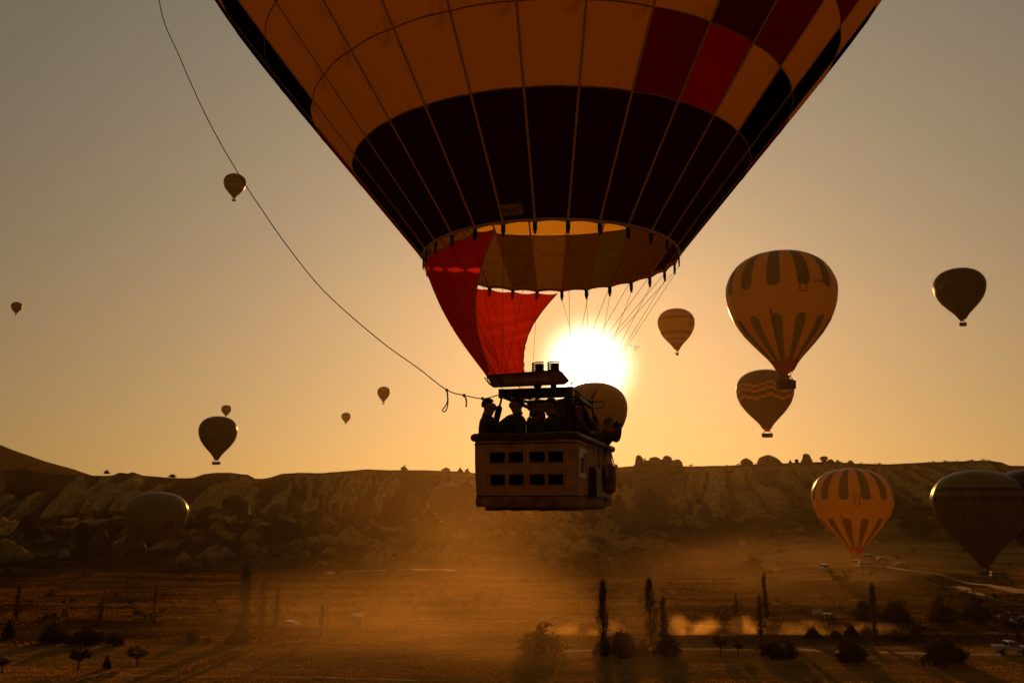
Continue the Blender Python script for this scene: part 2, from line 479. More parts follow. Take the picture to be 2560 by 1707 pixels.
SM = (0.10, 0.25)
FAB = {
 'O': cloth('fabric_orange', (0.66, 0.40, 0.10), (0.50, 0.28, 0.062), 2.6, 0.5, stretch=(1, 1, 0.2), lo=0.60, hi=0.74),
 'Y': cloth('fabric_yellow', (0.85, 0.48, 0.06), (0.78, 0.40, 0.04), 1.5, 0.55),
 'D': cloth('fabric_dark_red', (0.20, 0.010, 0.008), (0.16, 0.008, 0.006), 2.0, 0.42),
 'R': cloth('fabric_red', (0.42, 0.012, 0.006), (0.34, 0.010, 0.005), 2.0, 0.42),
 'P': cloth('fabric_purple', (0.10, 0.008, 0.016), (0.08, 0.006, 0.012), 2.0, 0.35),
 'K': cloth('fabric_black', (0.009, 0.008, 0.008), (0.006, 0.006, 0.007), 2.0, 0.30),
 'N': cloth('fabric_navy', (0.010, 0.008, 0.010), (0.007, 0.006, 0.008), 2.0, 0.30, tcol=(0.05, 0.006, 0.004)),
 'T': cloth('fabric_tan', (0.24, 0.12, 0.014), (0.19, 0.094, 0.011), 6.0, 0.33),
 'B': cloth('fabric_brown', (0.125, 0.054, 0.006), (0.10, 0.043, 0.005), 6.0, 0.33),
 'V': cloth('fabric_olive', (0.115, 0.078, 0.009), (0.095, 0.064, 0.007), 6.0, 0.33),
 'S': cloth('fabric_scoop_red', (0.62, 0.030, 0.008), (0.52, 0.022, 0.006), 1.6, 0.55),
}
ROWS = [0.0, 1.68, 2.65, 3.75, 4.9, 6.2, 8.0, 13.0, 21.5]
ROWC = {
 1: {1: 'D', 2: 'R', 3: 'O', 4: 'K', 5: 'K', 6: 'D', -8: 'D', -9: 'D', -10: 'K'},
 2: {2: 'P', 3: 'D', 4: 'O', 5: 'K', 6: 'O', 7: 'K', -7: 'K', -8: 'K', -9: 'O', -10: 'K'},
 3: {3: 'P', 4: 'D', 5: 'O', 6: 'K', 7: 'O', 8: 'K', -7: 'K', -8: 'K', -9: 'O', -10: 'K'},
 4: {4: 'P', 5: 'D', 6: 'O', 7: 'K', 8: 'O', -8: 'K', -9: 'O'},
 5: {5: 'P', 6: 'D', 7: 'O', 8: 'K', -8: 'O', -9: 'K'},
 6: {6: 'P', 7: 'D', 8: 'O'}, 7: {}}
FAR0 = {9: 'B', 10: 'B', 11: 'V', 12: 'B', 13: 'T', 14: 'B', 15: 'T', 16: 'T', 17: 'T', 18: 'B', 19: 'B', 20: 'D'}
def panel_colour(row, j):
    jj = j if j <= 13 else j - NG               # -14 .. 13
    if row == 0:
        return FAR0.get(j if j >= 0 else j + NG, 'N')
    if jj in ROWC[row]: return ROWC[row][jj]
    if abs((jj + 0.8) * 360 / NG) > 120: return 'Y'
    return 'O'
def build_panels():
    for row in range(len(ROWS) - 1):
        z0, z1 = ROWS[row], ROWS[row + 1]
        nz = 4 if z1 - z0 < 2.2 else 10
        nu = 6
        v, f = [], []
        for i in range(nz + 1):
            dz = z0 + (z1 - z0) * i / nz
            r = big_r(dz)
            for k in range(nu + 1):
                u = k / nu
                a = G0 + DG * u
                # cloth swells between the load tapes
                b = 4 * u * (1 - u) * r * 0.011
                # 0.4 mm is left open at the seams for the tape
                rr = r * math.cos(DG / 2) / math.cos(a - G0 - DG / 2) + b
                v.append(ring(a, rr, dz))
        for i in range(nz):
            for k in range(nu):
                q = i * (nu + 1) + k
                f.append((q, q + 1, q + nu + 2, q + nu + 1))
        me0 = None
        for j in range(NG):
            if me0 is None:
                o = mesh_obj('panel', v, f, FAB['O'], envelope, True); me0 = o.data
            else:
                o = link(bpy.data.objects.new('panel', me0), envelope)
            o.rotation_euler = (0, 0, DG * j)
            o.material_slots[0].link = 'OBJECT'
            o.material_slots[0].material = FAB[panel_colour(row, j)]
build_panels()
TAPE = surf('webbing_beige', (0.50, 0.30, 0.10), (0.40, 0.22, 0.07), 20, 0.7)
TAPE_D = surf('webbing_brown', (0.30, 0.14, 0.035), (0.22, 0.10, 0.026), 20, 0.7)
def ribbon(pts, width, normals, lift):
    v, f = [], []
    for i, (p, n) in enumerate(zip(pts, normals)):
        p = Vector(p); n = Vector(n)
        t = Vector(pts[min(i + 1, len(pts) - 1)]) - Vector(pts[max(i - 1, 0)])
        s = t.cross(n).normalized() * width / 2
        for q in (p + s + n * lift, p - s + n * lift, p - s - n * lift, p + s - n * lift): v.append(q)
    for i in range(len(pts) - 1):
        b = i * 4
        for k in range(4):
            f.append((b + k, b + (k + 1) % 4, b + 4 + (k + 1) % 4, b + 4 + k))
    return v, f
def build_tapes():
    # one load tape on every gore seam, from the crown to below the mouth
    zs = [-0.02 + 8.0 * (i / 24) for i in range(25)] + [8 + 13.4 * (i / 16) for i in range(1, 17)]
    pts = [ring(0, big_r(max(z, 0.0)) - 0.004, z) for z in zs]
    nn = [(0, -1, -0.6)] * len(pts)
    nn = [Vector(q).normalized() for q in nn]
    v, f = ribbon(pts, 0.038, nn, 0.012)
    me = None
    for j in range(NG):
        if me is None:
            o = mesh_obj('load_tape', v, f, TAPE, envelope, False); me = o.data
        else: o = link(bpy.data.objects.new('load_tape', me), envelope)
        o.rotation_euler = (0, 0, G0 + DG * j)
    # horizontal seams: a narrow tape along each row joint
    for row, z0 in enumerate(ROWS[1:6]):
        b = MB(); pts, nn = [], []
        for i in range(NG * 4 + 1):
            u = (i % 4) / 4; a = DG * i / 4 + G0
            r = big_r(z0) * math.cos(DG / 2) / math.cos(u * DG - DG / 2) + 4 * u * (1 - u) * big_r(z0) * 0.011
            pts.append(ring(a, r, z0)); nn.append(Vector((math.sin(a), -math.cos(a), -0.6)).normalized())
        v, f = ribbon(pts, 0.022, nn, 0.005)
        mesh_obj('seam_tape', v, f, TAPE_D, envelope)
    # mouth ring: padded rope edge
    b = MB(); pts = []
    for i in range(NG * 4 + 1):
        u = (i % 4) / 4; a = DG * i / 4 + G0
        pts.append(ring(a, RM * math.cos(DG / 2) / math.cos(u * DG - DG / 2) + 0.02, 0.03 * math.sin(math.pi * u) - 0.01))
    b.tube(pts, 0.032, 6, False); b.build('mouth_ring', TAPE, envelope, True)
    # carabiner tabs that hang from the ring at every seam
    tabm = surf('tab_black', (0.012, 0.009, 0.007), rough=0.6)
    b = MB(); b.box((0, 0, -0.09), (0.07, 0.03, 0.17), 0, 1.0); b.box((0, 0, -0.20), (0.045, 0.025, 0.06))
    t0 = None
    for j in range(NG):
        p = ring(G0 + DG * j, RM + 0.01, 0)
        if t0 is None: o = b.build('cable_tab', tabm, envelope); t0 = o.data
        else: o = link(bpy.data.objects.new('cable_tab', t0), envelope)
        o.location = p; o.rotation_euler = (0, 0, G0 + DG * j)
build_tapes()

# ---- lettering helper: flat text as triangles
_TXT = {}
def text_mesh(body, size=1.0):
    if body not in _TXT: _TXT[body] = _text_mesh(body, 1.0)
    v, f = _TXT[body]
    return [(x * size, y * size, 0.0) for x, y, z in v], f
def _text_mesh(body, size=1.0, align='CENTER'):
    cu = bpy.data.curves.new('t', 'FONT'); cu.body = body; cu.size = size; cu.align_x = align; cu.align_y = 'CENTER'; cu.resolution_u = 2
    o = bpy.data.objects.new('t', cu); COL.objects.link(o)
    dg = bpy.context.evaluated_depsgraph_get()
    me = o.evaluated_get(dg).to_mesh()
    bm = bmesh.new(); bm.from_mesh(me)
    o.evaluated_get(dg).to_mesh_clear()
    bmesh.ops.triangulate(bm, faces=bm.faces)
    for _ in range(2):
        long_e = [e for e in bm.edges if e.calc_length() > size * 0.16]
        if not long_e: break
        bmesh.ops.subdivide_edges(bm, edges=long_e, cuts=1)
        bmesh.ops.triangulate(bm, faces=bm.faces)
    v = [tuple(q.co) for q in bm.verts]; f = [tuple(q.index for q in p.verts) for p in bm.faces]
    bm.free(); bpy.data.objects.remove(o); bpy.data.curves.remove(cu)
    return v, f

def build_patch():
    # maker's label sewn above the mouth
    pm = surf('label_cloth', (0.30, 0.19, 0.09), (0.24, 0.15, 0.065), 12)
    im = surf('label_ink', (0.02, 0.009, 0.005))
    def wrap(s, t, lift):
        dz = 0.16 + t * 0.77
        a = R(-17.0) + s / (RM + 0.2)
        r = big_r(max(dz, 0)) * math.cos(DG / 2) / math.cos(((a - G0) % DG) - DG / 2) + 4 * (((a - G0) % DG) / DG) * (1 - ((a - G0) % DG) / DG) * RM * 0.011
        return ring(a, r + lift, dz)
    v, f = [], []
    n = 8
    for i in range(n + 1):
        for k in range(3): v.append(wrap(-0.20 + 0.40 * i / n, -0.10 + 0.10 * k, 0.012))
    for i in range(n):
        for k in range(2): f.append((i * 3 + k, (i + 1) * 3 + k, (i + 1) * 3 + k + 1, i * 3 + k + 1))
    pat = mesh_obj('maker_label', v, f, pm, envelope)
    for body, size, dx, dy in (('MAGIC', 0.105, -0.05, -0.01), ('(', 0.17, -0.175, -0.01), ('N', 0.09, 0.155, 0.04)):
        tv, tf = text_mesh(body, size)
        v = [wrap(x + dx, y + dy, 0.017) for x, y, z in tv]
        o = mesh_obj('lettering', v, tf, im, envelope)
build_patch()

# ---- red scoop below the mouth
def build_scoop():
    A0, A1 = R(-25), R(-186)                 # from just left of the near point, round the left, to the far side
    bot = Vector((-0.86, -0.1, -2.36))       # centre of the gathered lower end (local)
    v, f, uv = [], [], []
    ns, nt_ = 44, 30
    for i in range(ns + 1):
        s = i / ns
        a = A0 + (A1 - A0) * s
        u = ((a - G0) % DG) / DG
        top = Vector(ring(a, RM * math.cos(DG / 2) / math.cos(u * DG - DG / 2), -0.05 - 0.05 * math.sin(math.pi * u) - (0.10 if s < 0.55 else 0.0) * math.sin(math.pi * min(s / 0.55, 1))))
        # lower edge: a short arc by the burner frame
        ab = R(-60) + (R(-235) - R(-60)) * s
        low = bot + Vector((0.34 * math.sin(ab) + 0.10 * s * s, -0.62 * math.cos(ab), 0.16 * (1 - s) ** 2 - 0.03))
        edge = min(s, 1 - s) * 2
        for k in range(nt_ + 1):
            t = k / nt_
            p = top.lerp(low, t)
            # the free edges hang in a catenary, the cloth bellies outwards between
            pull = math.sin(math.pi * t)
            far = s ** 6
            near = (1 - s) ** 8
            p += Vector((-0.30, 0.0, 0.0)) * pull * far
            p += Vector((-0.30, 0.05, 0)) * pull * near
            outw = Vector((math.sin(a), -math.cos(a), 0))
            p += outw * 0.16 * pull * (1 - far) * (1 - near)
            # gathers near the far edge
            fold = 0.052 * math.sin(t * 62 + s * 26 + 2.0 * math.sin(t * 9)) * max(0.0, s - 0.55) / 0.45 * min(1, t * 2.2)
            fold += 0.03 * math.sin(s * 70 + t * 5) * t * t
            p += Vector((0.2, -1, 0.1)) * fold
            v.append(p)
    for i in range(ns):
        for k in range(nt_):
            q = i * (nt_ + 1) + k
            f.append((q, q + 1, q + nt_ + 2, q + nt_ + 1))
    o = mesh_obj('scoop', v, f, FAB['S'], balloon, True)
    # piping along the two free edges and the top
    for nm, idx in (('scoop_piping', [k for k in range(nt_ + 1)]), ('scoop_piping', [ns * (nt_ + 1) + k for k in range(nt_ + 1)]), ('scoop_piping', [i * (nt_ + 1) for i in range(0, 24)])):
        b = MB(); b.tube([v[q] for q in idx], 0.012, 5); b.build(nm, TAPE_D if idx[0] else TAPE, o, True)
    # bright slot: sewn vents in the left half
    return o
build_scoop()

# ------------------------------------------------------------------ basket, burner frame, cables
YAW = R(-15)
BW, BL, BH = 1.75, 4.1, 1.18
CY, SY_ = math.cos(YAW), math.sin(YAW)
BC = Vector((1.02 - (BW / 2) * math.cos(R(15)) + (BL / 2) * math.sin(R(15)), 14.0 + (BW / 2) * math.sin(R(15)) + (BL / 2) * math.cos(R(15)), CAMZ - 0.07))
basket = empty('basket', (BC.x - BX, BC.y - BY, BC.z - ZM), YAW, balloon)
def rrect(w, l, rad, n=6, nf=None):
    """outline of a rounded rectangle, counter-clockwise from the front left; nf = fractions that cut the front edge"""
    pts = []
    xs = [-w / 2 + rad + (w - 2 * rad) * q for q in (nf or [0.25, 0.5, 0.75])]
    front = [(-w / 2 + rad, -l / 2)] + [(x, -l / 2) for x in xs]
    pts += front
    for cx, cy, a0 in ((w / 2 - rad, -l / 2 + rad, -90), (w / 2 - rad, l / 2 - rad, 0), (-w / 2 + rad, l / 2 - rad, 90), (-w / 2 + rad, -l / 2 + rad, 180)):
        for k in range(n + 1):
            if a0 == 180 and k == n: continue
            a = R(a0 + 90 * k / n); pts.append((cx + rad * math.cos(a), cy + rad * math.sin(a)))
    return pts
def wicker_mat():
    m, nt, out = nmat('wicker')
    N, L = nt.nodes, nt.links
    b = N.new('ShaderNodeBsdfPrincipled'); b.inputs['Roughness'].default_value = 0.75; b.inputs['Specular IOR Level'].default_value = 0.15
    tc = N.new('ShaderNodeTexCoord')
    sep = N.new('ShaderNodeSeparateXYZ'); L.new(tc.outputs['UV'], sep.inputs[0])
    def mth(op, a, b_=None):
        n = N.new('ShaderNodeMath'); n.operation = op
        for i, q in enumerate((a, b_)):
            if q is None: continue
            if isinstance(q, (int, float)): n.inputs[i].default_value = q
            else: L.new(q, n.inputs[i])
        return n.outputs[0]
    # uprights every 55 mm, weavers every 18 mm, half-phase shifted on alternate uprights
    su = mth('SINE', mth('MULTIPLY', sep.outputs['X'], 2 * math.pi / 0.055))
    sv = mth('SINE', mth('ADD', mth('MULTIPLY', sep.outputs['Y'], 2 * math.pi / 0.036), mth('MULTIPLY', mth('SIGN', su), math.pi / 2)))
    h = mth('ADD', mth('MULTIPLY', su, 0.34), mth('MULTIPLY', sv, 0.66))
    c, nz = noise_mix(nt, (0.76, 0.38, 0.09), (0.42, 0.19, 0.042), 3.2, 7.0, coord='UV', lo=0.3, hi=0.7)
    mr = N.new('ShaderNodeMapRange'); mr.inputs[1].default_value = -1; mr.inputs[2].default_value = 1; mr.inputs[3].default_value = 0.35; mr.inputs[4].default_value = 1.2
    L.new(h, mr.inputs[0])
    mu = N.new('ShaderNodeMix'); mu.data_type = 'RGBA'; mu.blend_type = 'MULTIPLY'; mu.inputs[0].default_value = 1.0
    L.new(c, mu.inputs[6]); L.new(mr.outputs[0], mu.inputs[7])
    L.new(mu.outputs[2], b.inputs['Base Color'])
    bp = N.new('ShaderNodeBump'); bp.inputs['Strength'].default_value = 0.7; bp.inputs['Distance'].default_value = 0.012
    L.new(h, bp.inputs['Height']); L.new(bp.outputs[0], b.inputs['Normal'])
    L.new(b.outputs[0], out.inputs['Surface'])
    return m
def build_basket():
    wm = wicker_mat()
    leather = surf('leather_brown', (0.075, 0.030, 0.010), (0.045, 0.018, 0.006), 9, 0.55, bump=0.2)
    suede = surf('leather_scuffed', (0.30, 0.14, 0.04), (0.12, 0.05, 0.014), 5, 0.8, bump=0.3)
    dark = surf('pocket_dark', (0.018, 0.008, 0.004), rough=0.9)
    rad = 0.22
    inner = BW - 2 * rad
    # step holes: four columns, two rows in the end wall
    hx = [0.09, 0.09 + 0.165, 0.33, 0.33 + 0.165, 0.60, 0.60 + 0.165, 0.835, 0.835 + 0.165 - 0.0]
    zr = [0.0, 0.20, 0.365, 0.505, 0.725, 0.865, 1.10]
    out = rrect(BW, BL, rad, 6, hx)
    def taper(z): return 1.0 - 0.035 * (1 - z / 1.1) + 0.012 * math.sin(math.pi * z / 1.1)
    n = len(out)
    per = [0.0]
    for i in range(n): per.append(per[-1] + math.dist(out[i], out[(i + 1) % n]))
    v, f, uv = [], [], []
    for z in zr:
        for i in range(n + 1):
            x, y = out[i % n]; k = taper(z)
            v.append((x * k, y * k, z)); uv.append((per[i], z))
    for r_ in range(len(zr) - 1):
        for i in range(n):
            if r_ in (2, 4) and i in (1, 3, 5, 7): continue      # the openings
            q = r_ * (n + 1) + i
            f.append((q, q + 1, q + n + 2, q + n + 1))
    # inner skin and floor
    b0 = len(v)
    for z in (0.06, 1.10):
        for i in range(n + 1):
            x, y = out[i % n]; v.append((x * 0.86, y * 0.915, z)); uv.append((per[i], z))
    for i in range(n): f.append((b0 + i + 1, b0 + i, b0 + n + 1 + i, b0 + n + 2 + i))
    f.append(tuple(b0 + i for i in range(n)))
    mesh_obj('wicker_wall', v, f, wm, basket, False, uv)
    for r_ in (2, 4):
        for i in (1, 3, 5, 7):
            x0, x1 = out[i][0], out[i + 1][0]; z0, z1 = zr[r_], zr[r_ + 1]
            k = taper((z0 + z1) / 2); y0 = -BL / 2 * k; y1 = y0 + 0.13
            x0 *= k; x1 *= k
            vv = [(x0, y0, z0), (x1, y0, z0), (x1, y0, z1), (x0, y0, z1), (x0, y1, z0), (x1, y1, z0), (x1, y1, z1), (x0, y1, z1)]
            h = mesh_obj('step_hole', vv, [(4, 5, 6, 7), (0, 1, 5, 4), (1, 2, 6, 5), (2, 3, 7, 6), (3, 0, 4, 7)], dark, basket)
            m = MB()
            for (a, c) in (((x0 - .012, z0 - .008), (x1 + .012, z0 - .008)), ((x1 + .008, z0), (x1 + .008, z1)), ((x0 - .012, z1 + .008), (x1 + .012, z1 + .008)), ((x0 - .008, z0), (x0 - .008, z1))):
                m.tube([(a[0], y0 - .004, a[1]), (c[0], y0 - .004, c[1])], 0.011, 5)
            m.build('hole_binding', leather, basket)
    # padded leather rim
    def sweep(name, outline, rad_, z, mat, sc=1.0, n_=8):
        b = MB(); m0 = len(outline)
        pts = [(x * sc, y * sc, z + rad_ * 0.05 * math.sin(i_ * 1.7) - (0.02 if name == 'padded_rim' else 0.0) * (math.sin(math.pi * i_ / 8) ** 2 if i_ <= 8 else 0.0)) for i_, (x, y) in enumerate(outline)]; pts.append(pts[0])
        rr = [rad_ * (1 + 0.03 * math.sin(i_ * 2.3)) for i_ in range(m0)]; rr.append(rr[0])
        b.tube(pts, rr, n_, False); return b.build(name, mat, basket, True)
    dense = rrect(BW, BL, rad, 8, [i / 8 for i in range(1, 8)])
    sweep('padded_rim', dense, 0.062, 1.135, leather, 1.012)
    # scuffed leather skirt round the foot, with a stitched upper edge
    b = MB(); m_ = len(dense); vv, ff = [], []
    zs = (-0.005, 0.05, 0.145, 0.15)
    for z, k in zip(zs, (0.972, 0.985, 0.985, 0.968)):
        for x, y in dense: vv.append((x * k, y * k * 1.002, z))
    for r_ in range(3):
        for i in range(m_): ff.append((r_ * m_ + i, r_ * m_ + (i + 1) % m_, (r_ + 1) * m_ + (i + 1) % m_, (r_ + 1) * m_ + i))
    ff.append(tuple(range(m_ - 1, -1, -1)))
    mesh_obj('leather_skirt', vv, ff, suede, basket, False)
    sweep('woven_band', dense, 0.016, 0.175, leather, 0.972, 6)
    sweep('woven_band', dense, 0.014, 1.02, leather, 0.999, 6)
    # wooden runners under the floor
    for x in (-0.62, -0.2, 0.25, 0.66):
        m = MB(); m.box((x, 0, -0.035), (0.10, BL * 0.93, 0.06)); m.build('runner', leather, basket)
    # right side: printed banner, strap bag, rope loops, gas hose
    ban = surf('banner_white', (0.62, 0.50, 0.36), (0.55, 0.42, 0.28), 10, 0.6)
    ink = surf('banner_print', (0.16, 0.05, 0.02))
    xs = BW / 2
    def side_quad(name, y0, y1, z0, z1, lift, mat, slant=0.0):
        vv = [(xs * 0.985 + lift, y0, z0), (xs * 0.985 + lift, y1, z0), (xs * 0.997 + lift, y1 + slant, z1), (xs * 0.997 + lift, y0 + slant, z1)]
        vv += [(x - 0.008, y, z) for x, y, z in vv]
        return mesh_obj(name, vv, [(0, 1, 2, 3), (7, 6, 5, 4), (0, 4, 5, 1), (1, 5, 6, 2), (2, 6, 7, 3), (3, 7, 4, 0)], mat, basket)
    side_quad('banner', -1.80, -1.15, 0.47, 0.95, 0.018, ban)
    for y0, y1 in ((-1.72, -1.52), (-1.48, -1.36), (-1.30, -1.2)):
        side_quad('banner_print', y0, y1, 0.55, 0.80 if y0 < -1.5 else 0.88, 0.022, ink, 0.05)
    m = MB(); m.lathe([(0.03, 0), (0.11, 0.05), (0.13, 0.2), (0.12, 0.5), (0.04, 0.58)], 10, (xs + 0.12, 0.7, 0.22)); m.build('gas_bottle_bag', suede, basket, True)
    m = MB(); m.box((xs + 0.06, -0.55, 0.42), (0.13, 0.55, 0.5), 0, 0.9); m.build('tool_bag', leather, basket)
    side_quad('strap', -0.10, 0.0, 0.12, 1.08, 0.02, leather, 0.35)
    side_quad('strap', 0.35, 0.43, 0.10, 1.05, 0.025, suede, -0.3)
    for y in (-0.9, 0.25, 1.3):
        m = MB(); m.tube([(xs + 0.02, y, 1.05), (xs + 0.10, y + 0.05, 0.75), (xs + 0.12, y + 0.16, 0.5), (xs + 0.10, y + 0.27, 0.75), (xs + 0.02, y + 0.32, 1.05)], 0.013, 6); m.build('rope_handle', TAPE, basket, True)
    m = MB(); m.tube([(xs + 0.05, -0.95 + 0.14 * math.cos(q), 0.28 + 0.14 * math.sin(q)) for q in [i * 0.35 for i in range(19)]], 0.016, 6); m.build('coiled_hose', leather, basket, True)
    # partitions inside
    m = MB(); m.box((0, -0.75, 0.58), (BW * 0.9, 0.05, 1.02)); m.build('partition', wm, basket)
    m = MB(); m.box((0, 0.75, 0.58), (BW * 0.9, 0.05, 1.02)); m.build('partition', wm, basket)
build_basket()

FRZ = 1.90          # height of the burner frame above the basket floor
FW, FL = 1.22, 2.1
frame = empty('burner_frame', (BC.x - BX - 0.02, BC.y - BY - 0.25, BC.z - ZM + FRZ), YAW, balloon)
steel = surf('steel_dark', (0.05, 0.032, 0.02), (0.03, 0.02, 0.014), 20, 0.45, 0.7)
pad = surf('foam_padding', (0.016, 0.012, 0.010), (0.024, 0.016, 0.012), 14, 0.9, bump=0.3)
def build_frame():
    x, y = FW / 2, FL / 2
    m = MB()
    for a, c in (((-x, -y), (x, -y)), ((x, -y), (x, y)), ((x, y), (-x, y)), ((-x, y), (-x, -y))):
        m.tube([(a[0], a[1], 0), (c[0], c[1], 0)], 0.038, 8); m.tube([(a[0], a[1], 0.10), (c[0], c[1], 0.10)], 0.022, 8)
        for k in (0.12, 0.38, 0.62, 0.88):
            p = (a[0] + (c[0] - a[0]) * k, a[1] + (c[1] - a[1]) * k); m.tube([(p[0], p[1], 0), (p[0], p[1], 0.1)], 0.014, 6)
    for yy in (-0.35, 0.35): m.tube([(-x, yy, 0.05), (x, yy, 0.05)], 0.026, 8)
    m.tube([(-x, -0.35, 0.05), (0, 0.35, 0.05)], 0.012, 6); m.tube([(x, -0.35, 0.05), (0, 0.35, 0.05)], 0.012, 6)
    m.build('frame_tubes', steel, frame, True)
    m = MB(); m.box((0, -y - 0.005, 0.05), (FW * 0.94, 0.07, 0.085)); m.build('edge_padding', pad, frame)
    m = MB(); m.box((0, y + 0.005, 0.05), (FW * 0.94, 0.07, 0.085)); m.build('edge_padding', pad, frame)
    # corner lugs
    for sx in (-1, 1):
        for sy in (-1, 1):
            m = MB(); m.box((sx * x, sy * y, 0.04), (0.10, 0.10, 0.16)); m.build('corner_lug', steel, frame)
    # padded cover with the company name round the near burner deck
    cov = surf('cover_brown', (0.22, 0.085, 0.022), (0.15, 0.055, 0.015), 6, 0.8)
    m = MB(); cw = FW * 1.08
    poly = [(q - 0.16, w_ + 0.02) for q, w_ in [(-cw * 0.44, 0.14), (-cw * 0.50, 0.20), (-cw * 0.53, 0.31), (-cw * 0.49, 0.345), (cw * 0.42, 0.39), (cw * 0.47, 0.35), (cw * 0.56, 0.20), (cw * 0.50, 0.15)]]
    m.prism(poly, -y - 0.02, -y + 0.05)
    cv = m.build('name_cover', cov, frame)
    m = MB()
    hoop = poly + [poly[0]]
    m.tube([(px_ * 1.02, -y - 0.03, z_) for px_, z_ in hoop], 0.014, 6, False); m.build('cover_hoop', steel, frame, True)
    m = MB(); m.tube([(-cw * 0.53 - 0.16, -y, 0.38), (-cw * 0.57 - 0.17, -y - 0.03, 0.33), (-cw * 0.52 - 0.16, -y, 0.22)], 0.012, 6); m.build('cover_hoop', steel, frame, True)
    tv, tf = text_mesh('#RainbowBalloons', 0.125)
    let = surf('cover_lettering', (0.50, 0.27, 0.10))
    mesh_obj('lettering', [(vx * 0.92 - 0.20, -y - 0.024, 0.275 + vy + vx * 0.03) for vx, vy, vz in tv], tf, let, frame)
    # two double burners: can, coil, shroud
    for bx in (-0.02, 0.26):
        m = MB(); m.lathe([(0.05, 0.1), (0.06, 0.30), (0.085, 0.38), (0.085, 0.44)], 12, (bx, -0.80, 0.0)); bo = m.build('burner', steel, frame, True)
        m = MB(); m.tube([(bx + 0.10 * math.cos(q), -0.80 + 0.10 * math.sin(q), 0.43 + q / (2 * math.pi) * 0.034) for q in [i * 0.33 for i in range(96)]], 0.013, 5); m.build('burner_coil', steel, frame, True)
    for bx in (-0.3,):
        m = MB(); m.lathe([(0.05, 0.1), (0.06, 0.3), (0.09, 0.36), (0.09, 0.42)], 12, (bx, 0.35, 0.0)); m.build('burner', steel, frame, True)
    # small mirror bracket at the right corner
    m = MB(); m.tube([(x, y, 0.08), (x + 0.22, y + 0.02, 0.10), (x + 0.25, y, 0.02), (x + 0.2, y, -0.04), (x, y, -0.02)], 0.012, 6); m.build('bracket', steel, frame, True)
build_frame()
def build_uprights():
    Mf = Matrix.Translation(frame.location) @ Matrix.Rotation(YAW, 4, 'Z'); Mb = Matrix.Translation(basket.location) @ Matrix.Rotation(YAW, 4, 'Z')
    ends = []
    for sx in (-1, 1):
        for sy in (-1, 1):
            ends.append(((sx * (BW / 2 - 0.10), sy * (BL / 2 - 0.75) , 1.05), (sx * FW / 2, sy * FL / 2, -0.02)))
        ends.append(((sx * (BW / 2 - 0.10), 0.55, 1.05), (sx * FW / 2, 0.0, -0.02)))
    ends.append(((-0.30, 0.72, 1.05), (-0.2, 0.35, 0.0))); ends.append(((0.62, -1.62, 1.05), (FW / 2 - 0.06, -FL / 2 + 0.06, -0.02)))
    for a, c in ends:
        p = Mb @ Vector(a); q = Mf @ Vector(c)
        m = MB(); ts = (0.0, 0.03, 0.1, 0.5, 0.74, 0.80, 0.82, 1.0); rs = (0.045, 0.055, 0.058, 0.056, 0.058, 0.05, 0.02, 0.018)
        m.tube([p.lerp(q, t) for t in ts], list(rs), 9)
        m.build('padded_upright', pad, balloon, True)
    # stainless cables from the mouth ring to the frame corners
    cab = surf('cable_steel', (0.10, 0.06, 0.03), rough=0.4, metal=0.6)
    corners = [Mf @ Vector((sx * FW / 2, sy * FL / 2, 0.14)) for sy in (-1, 1) for sx in (-1, 1)]    # near-left, near-right, far-left, far-right
    for j in range(NG):
        a = G0 + DG * j
        p = Vector(ring(a, RM + 0.01, -0.22))
        deg = math.degrees((a + math.pi) % (2 * math.pi) - math.pi)
        ci = 1 if 0 <= deg < 90 else 3 if deg >= 90 else 0 if -90 <= deg < 0 else 2
        q = corners[ci]
        m = MB(); m.tube([p, p.lerp(q, 0.5) + Vector((0, 0, -0.01)), q], 0.0042, 5); m.build('cable', cab, balloon, True)
    # the line that swings out from the crown and comes back to the frame
    rope_px = [(1250, 986, 15.2), (1208, 996, 15.1), (1162, 988, 15.1), (1116, 974, 15.1), (1045, 920, 15.3), (947, 849, 15.5), (811, 729, 15.8), (718, 615, 16.0), (655, 525, 16.1), (593, 430, 16.2), (520, 300, 16.2), (452, 150, 16.2), (397, 0, 16.2)]
    pts = [at(*p) for p in rope_px]
    pts += [Vector((-7.6, 16.2, ZM + 8.2)), Vector((-9.2, 16.2, ZM + 11.0)), Vector((-9.55, 16.2, ZM + 13.5)), Vector((-9.0, 16.2, ZM + 16.5)), Vector((-6.6, 16.2, ZM + 20)), Vector((-2.0, 16.2, ZM + 21.7)), Vector((BX, BY, ZM + 21.8))]
    rm = surf('rope_brown', (0.035, 0.018, 0.008))
    def cr(P, n=6):
        outp = []
        for i in range(len(P) - 1):
            p0, p1, p2, p3 = P[max(i - 1, 0)], P[i], P[i + 1], P[min(i + 2, len(P) - 1)]
            for k in range(n):
                t = k / n
                outp.append(0.5 * ((2 * p1) + (p2 - p0) * t + (2 * p0 - 5 * p1 + 4 * p2 - p3) * t * t + (3 * p1 - p0 - 3 * p2 + p3) * t ** 3))
        return outp + [P[-1]]
    m = MB(); pass
    ro = empty('crown_line', tuple(pts[0]))
    def loc(P): return [Vector(p) - pts[0] for p in P]
    m = MB(); m.tube(loc(cr(pts)), 0.0095, 5); m.build('line', rm, ro, True)
    m = MB(); m.tube(loc(cr([at(1117, 975, 15.1), at(1119, 1000, 15.1), at(1113, 1015, 15.1), at(1106, 1024, 15.1), at(1111, 1029, 15.12), at(1118, 1018, 15.14), at(1120, 1000, 15.14), at(1118, 977, 15.12)])), 0.011, 5); m.build('loop', rm, ro, True)
